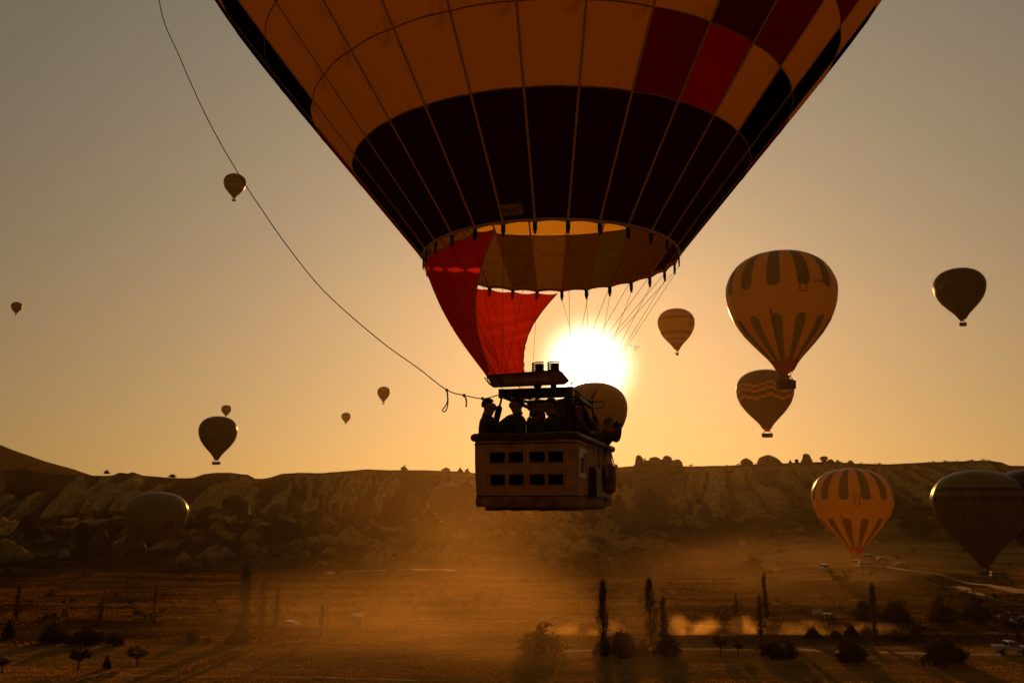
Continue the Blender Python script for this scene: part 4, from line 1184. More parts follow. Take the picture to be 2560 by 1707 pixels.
ROCKS = [
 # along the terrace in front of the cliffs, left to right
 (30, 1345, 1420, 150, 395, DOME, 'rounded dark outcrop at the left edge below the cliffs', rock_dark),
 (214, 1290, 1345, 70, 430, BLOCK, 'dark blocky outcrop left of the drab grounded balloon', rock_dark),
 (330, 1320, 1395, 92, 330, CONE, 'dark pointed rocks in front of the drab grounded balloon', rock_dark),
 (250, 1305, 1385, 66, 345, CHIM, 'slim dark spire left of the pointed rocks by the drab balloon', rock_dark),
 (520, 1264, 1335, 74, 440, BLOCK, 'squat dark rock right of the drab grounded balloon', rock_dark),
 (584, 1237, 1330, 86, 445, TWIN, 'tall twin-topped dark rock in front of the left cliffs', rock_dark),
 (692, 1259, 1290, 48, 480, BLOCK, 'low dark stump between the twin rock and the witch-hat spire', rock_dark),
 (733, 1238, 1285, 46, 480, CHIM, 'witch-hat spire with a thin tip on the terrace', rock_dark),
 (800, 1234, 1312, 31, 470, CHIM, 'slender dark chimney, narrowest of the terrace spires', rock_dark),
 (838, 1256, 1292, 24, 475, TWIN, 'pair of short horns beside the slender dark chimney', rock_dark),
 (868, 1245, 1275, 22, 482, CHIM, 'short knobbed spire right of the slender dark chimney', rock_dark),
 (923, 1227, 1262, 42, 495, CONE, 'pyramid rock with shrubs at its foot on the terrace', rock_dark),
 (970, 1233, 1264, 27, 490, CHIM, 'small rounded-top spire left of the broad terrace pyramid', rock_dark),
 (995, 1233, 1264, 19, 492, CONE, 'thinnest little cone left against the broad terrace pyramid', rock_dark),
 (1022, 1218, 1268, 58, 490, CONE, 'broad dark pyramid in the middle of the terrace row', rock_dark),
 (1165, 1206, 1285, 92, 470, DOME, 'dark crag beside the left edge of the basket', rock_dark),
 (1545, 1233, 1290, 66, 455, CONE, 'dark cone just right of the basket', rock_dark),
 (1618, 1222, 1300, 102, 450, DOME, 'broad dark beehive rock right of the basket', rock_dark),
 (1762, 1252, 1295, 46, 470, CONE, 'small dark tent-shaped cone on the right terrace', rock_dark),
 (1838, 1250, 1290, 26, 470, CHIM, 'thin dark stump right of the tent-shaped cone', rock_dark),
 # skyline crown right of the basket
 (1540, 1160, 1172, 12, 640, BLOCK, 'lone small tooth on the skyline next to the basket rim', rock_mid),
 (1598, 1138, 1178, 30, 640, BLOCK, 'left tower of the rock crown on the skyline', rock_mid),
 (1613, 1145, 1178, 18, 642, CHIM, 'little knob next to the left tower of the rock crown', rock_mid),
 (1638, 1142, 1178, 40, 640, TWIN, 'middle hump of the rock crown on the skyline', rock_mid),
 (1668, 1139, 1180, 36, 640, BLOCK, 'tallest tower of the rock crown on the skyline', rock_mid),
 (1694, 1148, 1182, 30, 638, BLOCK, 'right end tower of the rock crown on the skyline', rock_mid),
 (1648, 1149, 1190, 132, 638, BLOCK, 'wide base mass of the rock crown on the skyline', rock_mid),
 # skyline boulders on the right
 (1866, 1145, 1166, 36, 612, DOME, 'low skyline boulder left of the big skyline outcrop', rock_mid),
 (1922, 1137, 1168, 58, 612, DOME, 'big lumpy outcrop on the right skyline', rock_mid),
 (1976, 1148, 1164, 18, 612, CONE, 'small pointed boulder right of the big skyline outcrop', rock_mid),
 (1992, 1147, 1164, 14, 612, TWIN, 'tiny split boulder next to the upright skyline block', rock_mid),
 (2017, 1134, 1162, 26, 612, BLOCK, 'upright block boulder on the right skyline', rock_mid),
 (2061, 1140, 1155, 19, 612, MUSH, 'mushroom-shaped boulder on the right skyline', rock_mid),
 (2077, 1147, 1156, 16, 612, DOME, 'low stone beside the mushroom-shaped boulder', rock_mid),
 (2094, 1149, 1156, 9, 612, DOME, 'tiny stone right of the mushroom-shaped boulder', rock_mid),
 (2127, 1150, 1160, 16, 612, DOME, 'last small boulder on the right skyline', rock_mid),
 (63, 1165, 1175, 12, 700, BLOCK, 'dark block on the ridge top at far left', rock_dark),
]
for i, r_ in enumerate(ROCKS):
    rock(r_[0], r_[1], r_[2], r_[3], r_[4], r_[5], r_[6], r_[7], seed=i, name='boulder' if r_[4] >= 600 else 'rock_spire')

# ------------------------------------------------------------------ trees and shrubs
bark = surf('bark', (0.055, 0.030, 0.013), (0.035, 0.018, 0.008), 3, 0.95)
def leaf_mat(name, c, c2, trans=0.35): return cloth(name, c, c2, 0.8, trans)
leaf_poplar = leaf_mat('leaf_poplar', (0.060, 0.036, 0.009), (0.038, 0.022, 0.006))
leaf_bush = leaf_mat('leaf_bush', (0.045, 0.026, 0.007), (0.028, 0.016, 0.005))
leaf_dry_lit = leaf_mat('leaf_dry_lit', (0.16, 0.075, 0.016), (0.10, 0.045, 0.01))  # dry reddish leaves; on the rim-lit poplar the pale colour stands in for sunlight
def leaves_np(cen, n_each, spread, size, rng):
    """random quads round clump centres"""
    C_ = np.repeat(np.asarray(cen), n_each, 0)
    P = C_ + rng.normal(0, 1, C_.shape) * np.asarray(spread)
    n = len(P)
    a = rng.normal(0, 1, (n, 3)); a /= np.linalg.norm(a, axis=1)[:, None]
    b = rng.normal(0, 1, (n, 3)); b = np.cross(a, b); b /= np.linalg.norm(b, axis=1)[:, None] + 1e-9
    s = size * rng.uniform(0.6, 1.3, (n, 1))
    V = np.stack([P - a * s, P + b * s * 0.55, P + a * s, P - b * s * 0.55], 1).reshape(-1, 3)
    F = np.arange(n * 4).reshape(-1, 4)
    return V, F
def poplar_mesh(seed, h=10.0, w=1.05, bare=0.0):
    rng = np.random.RandomState(seed)
    cen = []
    for i in range(105):
        t = 0.10 + 0.88 * rng.rand() ** 0.85
        prof = ((t / 0.34) ** 0.55 if t < 0.34 else ((1.0 - t) / 0.66) ** 0.62) * rng.uniform(0.7, 1.2)
        a = rng.uniform(0, 6.28); r = w * prof * math.sqrt(rng.rand()) * (0.85 + 0.3 * math.sin(3 * a + t * 9))
        cen.append((r * math.cos(a), r * math.sin(a), h * t))
    V, F = leaves_np(cen, int(26 * (1 - bare)), (0.15, 0.15, 0.36), 0.14, rng)
    tb = MB(); tb.tube([(0, 0, -0.4), (0.03, 0.02, h * 0.2), (0, 0.04, h * 0.6), (0.02, 0, h * 0.97)], [0.20, 0.15, 0.08, 0.02], 7)
    for i in range(16):
        t = rng.uniform(0.12, 0.8); a = rng.uniform(0, 6.28); l = w * 0.75
        tb.tube([(0, 0, h * t), (l * 0.5 * math.cos(a), l * 0.5 * math.sin(a), h * t + 0.8), (l * 0.8 * math.cos(a), l * 0.8 * math.sin(a), h * t + 2.0)], [0.05, 0.035, 0.012], 5)
    return (V, F), tb
def bush_mesh(seed, w=2.4, h=2.2, n=70, per=30, leaf=0.17, stems=7):
    rng = np.random.RandomState(seed)
    cen = []
    for i in range(n):
        a = rng.uniform(0, 6.28); e = math.asin(rng.uniform(0.02, 1)); q = rng.uniform(0.45, 1.0) ** 0.6 * (1.28 if i % 6 == 0 else 1.0)
        lump = 0.8 + 0.35 * math.sin(2 * a + seed) * math.cos(e) + 0.2 * math.sin(5 * a)
        cen.append((w / 2 * q * lump * math.cos(e) * math.cos(a), w / 2 * q * lump * math.cos(e) * math.sin(a), 0.12 * h + h * 0.85 * q * math.sin(e) * (0.8 + 0.2 * math.sin(3 * a + 1))))
    V, F = leaves_np(cen, per, (0.075 * w, 0.075 * w, 0.07 * h), leaf, rng)
    tb = MB()
    for i in range(stems):
        a = rng.uniform(0, 6.28); r = rng.uniform(0.2, 0.42) * w
        tb.tube([(0.05 * math.cos(a), 0.05 * math.sin(a), -0.3), (r * 0.4 * math.cos(a), r * 0.4 * math.sin(a), h * 0.35), (r * math.cos(a), r * math.sin(a), h * rng.uniform(0.6, 0.95))], [0.06, 0.04, 0.01], 5)
    return (V, F), tb
def tree_mesh(seed, h=3.5, w=3.0):
    """small open tree: forked trunk, sparse clumps on the limbs"""
    rng = np.random.RandomState(seed); tb = MB(); cen = []
    tb.tube([(0, 0, -0.3), (0.05, 0, h * 0.22), (0.0, 0.05, h * 0.35)], [0.15, 0.11, 0.09], 7)
    for i in range(9):
        a = 6.28 * i / 9 + rng.uniform(-0.3, 0.3); l = w / 2 * rng.uniform(0.6, 1.0); z1 = h * rng.uniform(0.55, 0.98)
        p1 = (l * 0.45 * math.cos(a), l * 0.45 * math.sin(a), h * 0.5); p2 = (l * math.cos(a), l * math.sin(a), z1)
        tb.tube([(0, 0.02, h * 0.32), p1, p2], [0.07, 0.045, 0.012], 5)
        for q in range(5):
            k = rng.uniform(0.5, 1.08); cen.append(tuple(p1[d] + (p2[d] - p1[d]) * (k * 2 - 1 if k > 0.5 else 0) + rng.normal(0, 0.12) for d in range(3)))
    V, F = leaves_np(cen, 26, (0.22, 0.22, 0.16), 0.13, rng)
    return (V, F), tb
PROTO = {}
def proto(kind, i):
    key = (kind, i)
    if key in PROTO: return PROTO[key]
    if kind == 'poplar': (V, F), tb = poplar_mesh(20 + i, 10.0, (1.05, 0.85, 1.25)[i % 3], 0.0 if i < 3 else 0.35)
    elif kind == 'bush': (V, F), tb = bush_mesh(40 + i)
    else: (V, F), tb = tree_mesh(60 + i)
    me = bpy.data.meshes.new('crown'); n, m = len(V), len(F)
    me.vertices.add(n); me.vertices.foreach_set('co', V.astype(np.float32).ravel())
    me.loops.add(m * 4); me.loops.foreach_set('vertex_index', F.astype(np.int32).ravel())
    me.polygons.add(m); me.polygons.foreach_set('loop_start', np.arange(0, m * 4, 4, dtype=np.int32))
    me.update(calc_edges=True)
    me.materials.append(leaf_bush)
    mt = bpy.data.meshes.new('trunk'); mt.from_pydata(tb.v, [], tb.f); mt.materials.append(bark); mt.update()
    PROTO[key] = (me, mt); return PROTO[key]
def plant(kind, var, px, py_top, py_base, w_px, label, group, leaf=None, rz=0.0, name=None, base=None):
    p = base or ground_at(px, py_base)
    k = px_scale(p)
    H = (py_base - py_top) / k; W = w_px / k
    me, mt = proto(kind, var)
    nm = name or {'poplar': 'poplar_tree', 'bush': 'bush', 'tree': 'small_tree'}[kind]
    r = empty(nm, tuple(p), rz)
    native = {'poplar': (10.0, 2.5), 'bush': (2.2, 2.7), 'tree': (3.5, 3.2)}[kind]
    r.scale = (W / native[1], W / native[1], H / native[0])
    c = link(bpy.data.objects.new('crown', me), r); t = link(bpy.data.objects.new('trunk' if kind != 'bush' else 'stems', mt), r)
    c.material_slots[0].link = 'OBJECT'; c.material_slots[0].material = leaf or (leaf_poplar if kind == 'poplar' else leaf_bush)
    tag(r, label, 'tree' if kind != 'bush' else 'bush', group)
    return r
GP = 'poplars on the valley floor'; GB = 'bushes on the valley floor'; GT = 'small trees on the valley floor'
PLANTS = [
 ('poplar', 0, 1509, 1458, 1622, 42, 'tall slim poplar, darkest and leftmost of the three by the track', GP),
 ('poplar', 2, 1627, 1452, 1612, 42, 'broad-headed poplar, middle of the three by the track', GP),
 ('poplar', 1, 1661, 1496, 1622, 34, 'shorter pointed poplar, right of the three by the track', GP),
 ('poplar', 1, 1916, 1437, 1572, 26, 'tall ragged poplar behind a shorter one, right of the track trees', GP),
 ('poplar', 3, 1903, 1492, 1603, 30, 'shorter feathery poplar leaning before the tall ragged one', GP),
 ('poplar', 4, 1843, 1488, 1578, 20, 'faint thin poplar standing alone in the dust', GP),
 ('poplar', 4, 1879, 1530, 1574, 10, 'very small bare poplar between the thin one and the ragged pair', GP),
 ('poplar', 0, 2190, 1466, 1612, 34, 'lone poplar in front of the round bush on the right', GP),
 ('poplar', 2, 606, 1414, 1596, 46, 'biggest poplar in the dark left half of the valley', GP),
 ('poplar', 3, 652, 1458, 1602, 34, 'reddish sparse poplar right of the biggest dark one', GP),
 ('poplar', 1, 689, 1482, 1598, 32, 'dark narrow poplar beyond the reddish sparse one', GP),
 ('poplar', 1, 803, 1512, 1592, 22, 'small dark poplar beside a utility pole', GP),
 ('poplar', 3, 40, 1465, 1552, 30, 'forked sparse poplar at the left edge', GP),
 ('poplar', 4, 249, 1496, 1572, 22, 'thin half-bare poplar in the shade on the left', GP),
 ('poplar', 4, 384, 1462, 1552, 26, 'thin poplar with a lit rim on the dark left slope', GP),
 ('bush', 0, 1350, 1566, 1632, 96, 'wide round bush by the track below the basket', GB),
 ('bush', 1, 1560, 1576, 1640, 84, 'black bush between the leftmost and middle track poplars', GB),
 ('bush', 2, 1508, 1598, 1638, 54, 'low black bush under the leftmost track poplar', GB),
 ('bush', 3, 1668, 1588, 1640, 66, 'black bush under the pointed track poplar', GB),
 ('bush', 0, 1608, 1604, 1640, 44, 'small black bush under the broad-headed poplar', GB),
 ('tree', 0, 1802, 1586, 1636, 44, 'small bushy tree by the dust cloud right of the poplars', GT),
 ('tree', 1, 1846, 1600, 1638, 26, 'little flat-topped tree in the dust right of the bushy one', GT),
 ('bush', 1, 1935, 1602, 1644, 66, 'dark hedge bush right of the dust clouds', GB),
 ('bush', 3, 1975, 1606, 1646, 40, 'smaller hedge bush joined to the dark one by the dust', GB),
 ('bush', 2, 2128, 1604, 1650, 92, 'long hedge bush below the lone right poplar', GB),
 ('bush', 0, 2362, 1592, 1658, 118, 'biggest black bush, left of the pickup', GB),
 ('bush', 1, 2168, 1498, 1550, 66, 'round bush left behind the lone right poplar', GB),
 ('bush', 3, 2240, 1508, 1556, 96, 'long low bush right behind the lone right poplar', GB),
 ('bush', 0, 2355, 1503, 1556, 90, 'round bush on the bright field, left of a pair', GB),
 ('bush', 2, 2445, 1498, 1556, 70, 'taller bush on the bright field, right of a pair', GB),
 ('tree', 2, 2545, 1530, 1612, 84, 'dark leaning tree cut by the right edge above the pickup', GT),
 ('bush', 2, 2032, 1572, 1598, 38, 'scrubby bush in the middle of the rough meadow', GB),
 ('bush', 1, 2090, 1575, 1600, 24, 'smallest bush of the rough meadow', GB),
 ('bush', 3, 2128, 1564, 1594, 38, 'round bush of the rough meadow nearest the lone poplar', GB),
 ('bush', 0, 2166, 1562, 1584, 26, 'dark bush touching the lone right poplar', GB),
 ('bush', 1, 2235, 1572, 1588, 24, 'low tuft right of the lone poplar', GB),
 ('bush', 2, 2288, 1562, 1590, 26, 'upright shrub between the lone poplar and the biggest bush', GB),
 ('bush', 3, 2262, 1588, 1602, 52, 'flat spreading shrub left above the biggest black bush', GB),
 ('tree', 1, 2103, 1424, 1478, 50, 'dark spreading tree under the bank where the horses graze', GT),
 ('tree', 0, 196, 1614, 1676, 62, 'ragged dark shrub tree in the left field', GT),
 ('bush', 2, 266, 1644, 1672, 20, 'tiny shrub right of the ragged dark one', GB),
 ('tree', 2, 341, 1618, 1664, 58, 'open little tree with a leaning trunk in the left field', GT),
 ('tree', 1, 4, 1636, 1684, 40, 'shrub tree cut by the left edge of the frame', GT),
 ('bush', 0, 482, 1574, 1606, 44, 'square dark bush below the left utility pole', GB),
 ('bush', 1, 520, 1590, 1608, 18, 'small round bush right of the square dark one', GB),
 ('bush', 3, 20, 1556, 1596, 40, 'dark bush under the forked left poplar', GB),
 ('bush', 2, 130, 1566, 1606, 70, 'wide dark bush in the shade on the left', GB),
 ('bush', 0, 215, 1568, 1610, 80, 'dark thicket under the thin half-bare poplar', GB),
 ('bush', 1, 290, 1580, 1612, 44, 'dark thicket end right of the thin half-bare poplar', GB),
 ('bush', 3, 600, 1570, 1604, 60, 'dark undergrowth at the foot of the biggest left poplar', GB),
 ('bush', 1, 1445, 1385, 1420, 90, 'broad dark tree mass on the slope below the beehive rock', GB),
 ('bush', 2, 1690, 1392, 1432, 110, 'long dark tree mass on the slope right of the beehive rock', GB),
 ('bush', 0, 1590, 1378, 1424, 90, 'dark tree mass between the two longer ones on the slope', GB),
 ('bush', 3, 1880, 1402, 1440, 90, 'dark thicket left of the grazing horses', GB),
 ('bush', 0, 978, 1410, 1432, 24, 'lone dark bush on the pale path left of the dust', GB),
 ('bush', 2, 890, 1398, 1420, 80, 'dark hummock bush above the pale path', GB),
 ('bush', 0, 1010, 1160, 1172, 14, 'tiny tree standing alone on the ridge, left of the basket', GB),
 ('bush', 1, 1115, 1170, 1180, 18, 'first little ridge tree next to the basket', GB),
 ('bush', 2, 1150, 1172, 1182, 12, 'second little ridge tree next to the basket', GB),
 ('bush', 3, 1168, 1173, 1183, 12, 'third little ridge tree, touching the basket', GB),
 ('bush', 0, 266, 1176, 1186, 12, 'tiny tree on the ridge above the left cliffs', GB),
 ('bush', 1, 430, 1190, 1199, 18, 'tiny dark bush on the ridge dip at left', GB),
]
RIDGE_BASE = {}
for P_ in PLANTS:
    kind, var, px, t_, b_, w_, lab, g_ = P_
    base = None
    if b_ < 1210:                                   # trees that stand on the crest
        Y = 700.0 if px < 1600 else 612.0
        q = at(px, b_, Y); base = Vector((q.x, Y, ground_z(q.x, Y) - 0.3))
    leaf = leaf_dry_lit if ('reddish' in lab or 'lit rim' in lab) else None  # the rim-lit poplar has its light painted into the leaf colour
    plant(kind, var, px, t_, b_, w_, lab, g_, leaf, rz=(px * 0.37) % 6.28, base=base)

# ------------------------------------------------------------------ dry grass and scrub that nobody could count
def stuff_scatter():
    rng = np.random.RandomState(5)
    # grass: upright blades over the near fields, in patches
    n = 420000
    Y = 104 + 175 * rng.rand(n) ** 1.35
    X = (rng.rand(n) * 2 - 1) * Y * 0.64
    dens = fbm(X / 9.0 + 11, Y / 3.0, 4) * 0.6 + fbm(X / 40.0, Y / 12.0 + 4, 3) * 0.4
    keep = dens + 0.22 * rng.rand(n) > 0.64
    X, Y = X[keep], Y[keep]; n = len(X)
    Z = terrain(X, Y)
    hgt = (0.06 + 0.15 * rng.rand(n)) * (0.7 + 0.6 * fbm(X / 15.0, Y / 6.0, 2))
    wd = 0.03 + 0.05 * rng.rand(n)
    a = rng.rand(n) * 3.14; lx = rng.normal(0, 0.10, n); ly = rng.normal(0, 0.10, n)
    V = np.zeros((n, 3, 3))
    V[:, 0] = np.stack([X - np.cos(a) * wd, Y - np.sin(a) * wd, Z - 0.02], 1); V[:, 1] = np.stack([X + np.cos(a) * wd, Y + np.sin(a) * wd, Z - 0.02], 1)
    V[:, 2] = np.stack([X + lx, Y + ly, Z + hgt], 1)
    o = big_mesh('dry_grass', V.reshape(-1, 3), np.arange(n * 3).reshape(-1, 3), cloth('grass_dry', (0.36, 0.17, 0.032), (0.22, 0.095, 0.018), 0.15, 0.5), None, False)
    tag(o, 'short dry grass covering the valley fields', 'grass', kind='stuff')
    # scrub on the slopes: little leaf clumps
    n = 15000
    Y = 155 + 510 * rng.rand(n) ** 1.1; X = (rng.rand(n) * 2 - 1) * Y * 0.66
    z, pale, scrub, field, plate, near = terrain(X, Y, True)
    pr = 0.10 + 0.75 * scrub + 0.12 * (1 - field) - 0.3 * pale
    pr = pr * (1 - 0.9 * plate) * (1 - 0.25 * field) * sstep(150, 185, Y)
    k = rng.rand(n) < pr
    X, Y, z = X[k], Y[k], z[k]; n = len(X)
    s = rng.uniform(0.5, 1.7, n)
    C_ = np.stack([X, Y, z + s * 0.35], 1)
    per = 16
    P = np.repeat(C_, per, 0) + rng.normal(0, 1, (n * per, 3)) * np.repeat(np.stack([s * 0.55, s * 0.55, s * 0.32], 1), per, 0)
    m = len(P); a = rng.normal(0, 1, (m, 3)); a /= np.linalg.norm(a, axis=1)[:, None]; b = np.cross(a, rng.normal(0, 1, (m, 3))); b /= np.linalg.norm(b, axis=1)[:, None]
    q = np.repeat(s, per)[:, None] * 0.38
    V = np.stack([P - a * q, P + b * q * 0.6, P + a * q, P - b * q * 0.6], 1).reshape(-1, 3)
    o = big_mesh('scrub', V, np.arange(m * 4).reshape(-1, 4), leaf_bush, None, False)
    tag(o, 'low dark scrub dotted over the slopes and meadows', 'scrub', kind='stuff')
stuff_scatter()

# pale dirt tracks
def track(name, pts, width, label, lift=0.035, col=(0.27, 0.145, 0.042)):
    """a worn track draped over the ground; pts are photo pixels on the ground"""
    W = [ground_at(*p) for p in pts]
    fine = []
    for a, b in zip(W[:-1], W[1:]):
        for i in range(14): fine.append(a.lerp(b, i / 14))
    fine.append(W[-1]); v, f = [], []
    cols = 5
    for i, p in enumerate(fine):
        d = (fine[min(i + 1, len(fine) - 1)] - fine[max(i - 1, 0)]); d.z = 0; d.normalize(); s = Vector((-d.y, d.x, 0))
        for c in range(cols):
            wv = width * (1 + 0.25 * math.sin(i * 0.9) * math.cos(i * 0.37))
            q = p + s * wv * (c / (cols - 1) - 0.5); v.append((q.x, q.y, ground_z(q.x, q.y) + (lift if 0 < c < cols - 1 else -0.03)))
    for i in range(len(fine) - 1):
        for c in range(cols - 1): z_ = i * cols + c; f.append((z_, z_ + cols, z_ + cols + 1, z_ + 1))
    o = mesh_obj(name, v, f, surf('track_' + label.split()[0], col, tuple(c * 0.75 for c in col), 0.6, 0.95), None, True)
    tag(o, kind='structure')
track('dirt_track', [(-40, 1688), (300, 1687), (560, 1690), (760, 1693), (900, 1697), (1040, 1702)], 0.9, 'near')
track('dirt_track', [(1400, 1628), (1440, 1626), (1560, 1624), (1700, 1622), (1900, 1622), (2150, 1630), (2330, 1634), (2480, 1636), (2620, 1640)], 2.2, 'road', 0.035, (0.085, 0.04, 0.01))
track('dirt_track', [(2140, 1410), (2260, 1424), (2380, 1446), (2470, 1462), (2600, 1488)], 4.0, 'launch', 0.06, (0.15, 0.078, 0.022))
track('dirt_track', [(2290, 1444), (2400, 1466), (2480, 1496), (2600, 1520)], 3.0, 'lower', 0.06, (0.14, 0.072, 0.02))
track('footpath', [(815, 1432), (900, 1427), (985, 1424), (1080, 1424), (1140, 1426)], 5.0, 'pale', 0.05)

# ------------------------------------------------------------------ people
skin_m = surf('skin', (0.25, 0.125, 0.07), (0.20, 0.10, 0.055), 20, 0.55)
hair_m = surf('hair_dark', (0.022, 0.013, 0.008), (0.035, 0.02, 0.012), 30, 0.6)
hair_l = surf('hair_brown', (0.075, 0.038, 0.016), (0.05, 0.026, 0.012), 30, 0.6)
trous = surf('trousers', (0.03, 0.03, 0.036), rough=0.9)
shoe = surf('shoes', (0.02, 0.016, 0.014), rough=0.7)
def skin_body(name, verts, edges, radii, root=0, sub=1):
    me = bpy.data.meshes.new(name); me.from_pydata([tuple(v) for v in verts], edges, []); me.update()
    o = bpy.data.objects.new(name, me); COL.objects.link(o)
    md = o.modifiers.new('skin', 'SKIN'); md.use_smooth_shade = True; md.branch_smoothing = 0.6
    for i, r in enumerate(radii):
        me.skin_vertices[0].data[i].radius = (r, r) if not isinstance(r, tuple) else r
        me.skin_vertices[0].data[i].use_root = (i == root)
    sb = o.modifiers.new('sub', 'SUBSURF'); sb.levels = sub; sb.render_levels = sub
    dg = bpy.context.evaluated_depsgraph_get(); dg.update()
    out = bpy.data.meshes.new_from_object(o.evaluated_get(dg))
    bpy.data.objects.remove(o); bpy.data.meshes.remove(me)
    out.name = name
    return out
ARMS = {'rail': ((.165, .05, .655), (.115, .19, .665)), 'photo': ((.175, .11, .735), (.055, .135, .905)), 'phone': ((.15, .10, .68), (.055, .21, .83)),
        'down': ((.15, -.01, .645), (.145, .05, .50)), 'cross': ((.155, .06, .66), (.02, .15, .69))}
def person_mesh(pose=('rail', 'rail'), lean=0.0, turn=0.0, top_mat=None, legs=True):
    V, E, Rd, T = [], [], [], []
    def add(p, r, tag_, to=None):
        V.append(Vector(p)); Rd.append(r); T.append(tag_)
        if to is not None: E.append((to, len(V) - 1))
        return len(V) - 1
    pel = add((0, 0, .53), (.105, .080), 'leg')
    wai = add((0, .0, .62), (.102, .078), 'top', pel); che = add((0, -.005, .73), (.125, .088), 'top', wai); nb = add((0, -.008, .808), (.098, .072), 'top', che)
    nk = add((0, .004, .846), .050, 'skin', nb); jaw = add((0, .016, .880), (.060, .066), 'skin', nk); hd = add((0, .008, .926), (.070, .084), 'skin', jaw); add((0, .0, .968), (.060, .072), 'skin', hd)
    add((0, .088, .912), .010, 'skin', hd)                        # nose
    for s in (-1, 1): add((s * .066, .002, .920), .010, 'skin', hd)   # ears
    for s, ps in ((-1, pose[0]), (1, pose[1])):
        el, ha = ARMS[ps]
        sh = add((s * .118, -.005, .795), .055, 'top', che)
        eb = add((s * el[0], el[1], el[2]), .042, 'top', sh)
        fr = Vector(ha) - Vector(el); fr = Vector((s * fr.x, fr.y, fr.z))
        e0 = V[eb]; wr = add(e0 + fr * 0.86, .028, 'top', eb); d = fr.normalized()
        pa = add(e0 + fr * 1.03, (.026, .016), 'skin', wr)
        side = d.cross(Vector((0, 0, 1)) if abs(d.z) < 0.8 else Vector((0, 1, 0))).normalized(); dn = side.cross(d).normalized()
        if dn.z > 0: dn = -dn
        for q, ln in ((-1.5, .030), (-.5, .038), (.5, .036), (1.5, .028)):
            k1 = add(V[pa] + d * .026 + side * q * .0085, .0055, 'skin', pa); add(V[k1] + d * ln * 0.6 + dn * ln * 0.55, .0045, 'skin', k1)
        th = add(V[pa] + d * .004 + side * s * .022 + dn * .006, .006, 'skin', pa); add(V[th] + d * .018 + dn * .012, .005, 'skin', th)
    if legs:
        for s in (-1, 1):
            hp = add((s * .055, 0, .49), .056, 'leg', pel); kn = add((s * .058, .012, .285), .038, 'leg', hp); an = add((s * .060, -.005, .055), .024, 'leg', kn); add((s * .064, .075, .022), .022, 'shoe', an)
    ca, sa = math.cos(lean), math.sin(lean)
    for v in V:                                                   # bend at the hips
        if v.z > .53:
            z = v.z - .53; y = v.y; v.y = y * ca + z * sa; v.z = .53 + z * ca - y * sa
    for i, v in enumerate(V):                                     # turn the head a little
        if T[i] == 'skin' and False: pass
    me = skin_body('body', V, E, Rd, 0, 1)
    slots = {'skin': 0, 'top': 1, 'leg': 2, 'shoe': 3}
    for m in (skin_m, top_mat, trous, shoe): me.materials.append(m)
    P = np.array([tuple(v) for v in V]); idx = []
    for p in me.polygons:
        c = np.array(p.center); idx.append(slots[T[int(np.argmin(((P - c) ** 2).sum(1)))]])
    me.polygons.foreach_set('material_index', idx); me.polygons.foreach_set('use_smooth', [True] * len(idx))
    return me, Vector((0, .008, .93)), V[hd]
def hair_mesh(center, long=False, cap=False):
    n, m = 14, 8; v, f = [], []
    for i in range(m + 1):
        th = math.pi * i / m
        for q in range(n):
            a = 2 * math.pi * q / n
            front = max(0.0, math.sin(a))
            back = max(0.0, -math.sin(a)); th2 = th * ((0.30 + (0.24 if not long else 0.42) * (1 - front) + 0.12 * back) if not cap else 0.46)
            r = 1.0 + (0.05 * math.sin(5 * a) if not cap else 0.0)
            drop = -0.055 * (i / m) ** 2 * (1 - front) if long else 0.0
            v.append((center.x + .058 * r * math.sin(th2) * math.cos(a), center.y + .068 * r * math.sin(th2) * math.sin(a) - 0.008, center.z + 0.008 + .066 * math.cos(th2) + drop))
    for i in range(m):
        for q in range(n): f.append((i * n + q, i * n + (q + 1) % n, (i + 1) * n + (q + 1) % n, (i + 1) * n + q))
    if cap:
        b = len(v)
        for q in range(7):
            a = math.pi * q / 6
            v.append((center.x + .055 * math.cos(a), center.y + .045 + .06 * math.sin(a), center.z + .024)); v.append((center.x + .055 * math.cos(a), center.y + .045 + .06 * math.sin(a), center.z + .018))
        f += [(b + 2 * q, b + 2 * q + 2, b + 2 * q + 3, b + 2 * q + 1) for q in range(6)]; f.append(tuple(b + 2 * q for q in range(7)))
    return v, f
def person_at_head(px, py, Y, floor_z, face, pose, label, top_col, hair='hair', lean=0.0, long=False, group=None):
    hw = at(px, py, Y)
    tm = surf('jacket_%02d%02d%02d' % tuple(int(c * 99) for c in top_col), top_col, tuple(c * 0.75 for c in top_col), 12, 0.9)
    me, _, hd = person_mesh(pose, lean, 0, tm)
    H = (hw.z - floor_z) / hd.z
    r = empty('person', (0, 0, 0), face)
    off = Matrix.Rotation(face, 3, 'Z') @ Vector((0, hd.y * H, 0))
    r.location = (hw.x - off.x, hw.y - off.y, floor_z); r.scale = (H, H, H)
    link(bpy.data.objects.new('body', me), r)
    c = Vector((hd.x, hd.y, hd.z + .002))
    v, f = hair_mesh(Vector((0, 0, 0)), long, hair == 'cap')
    mt = {'hair': hair_m, 'brown': hair_l, 'cap': surf('cap_cloth', (0.10, 0.055, 0.03))}[hair]
    h = mesh_obj('cap' if hair == 'cap' else 'hair', v, f, mt, r, True); h.location = c; h.rotation_euler = (-lean * 0.6, 0, 0)
    tag(r, label, 'person', group)
    return r, H
FLOOR = BC.z + 0.06
GPS = 'passengers in the big wicker basket'
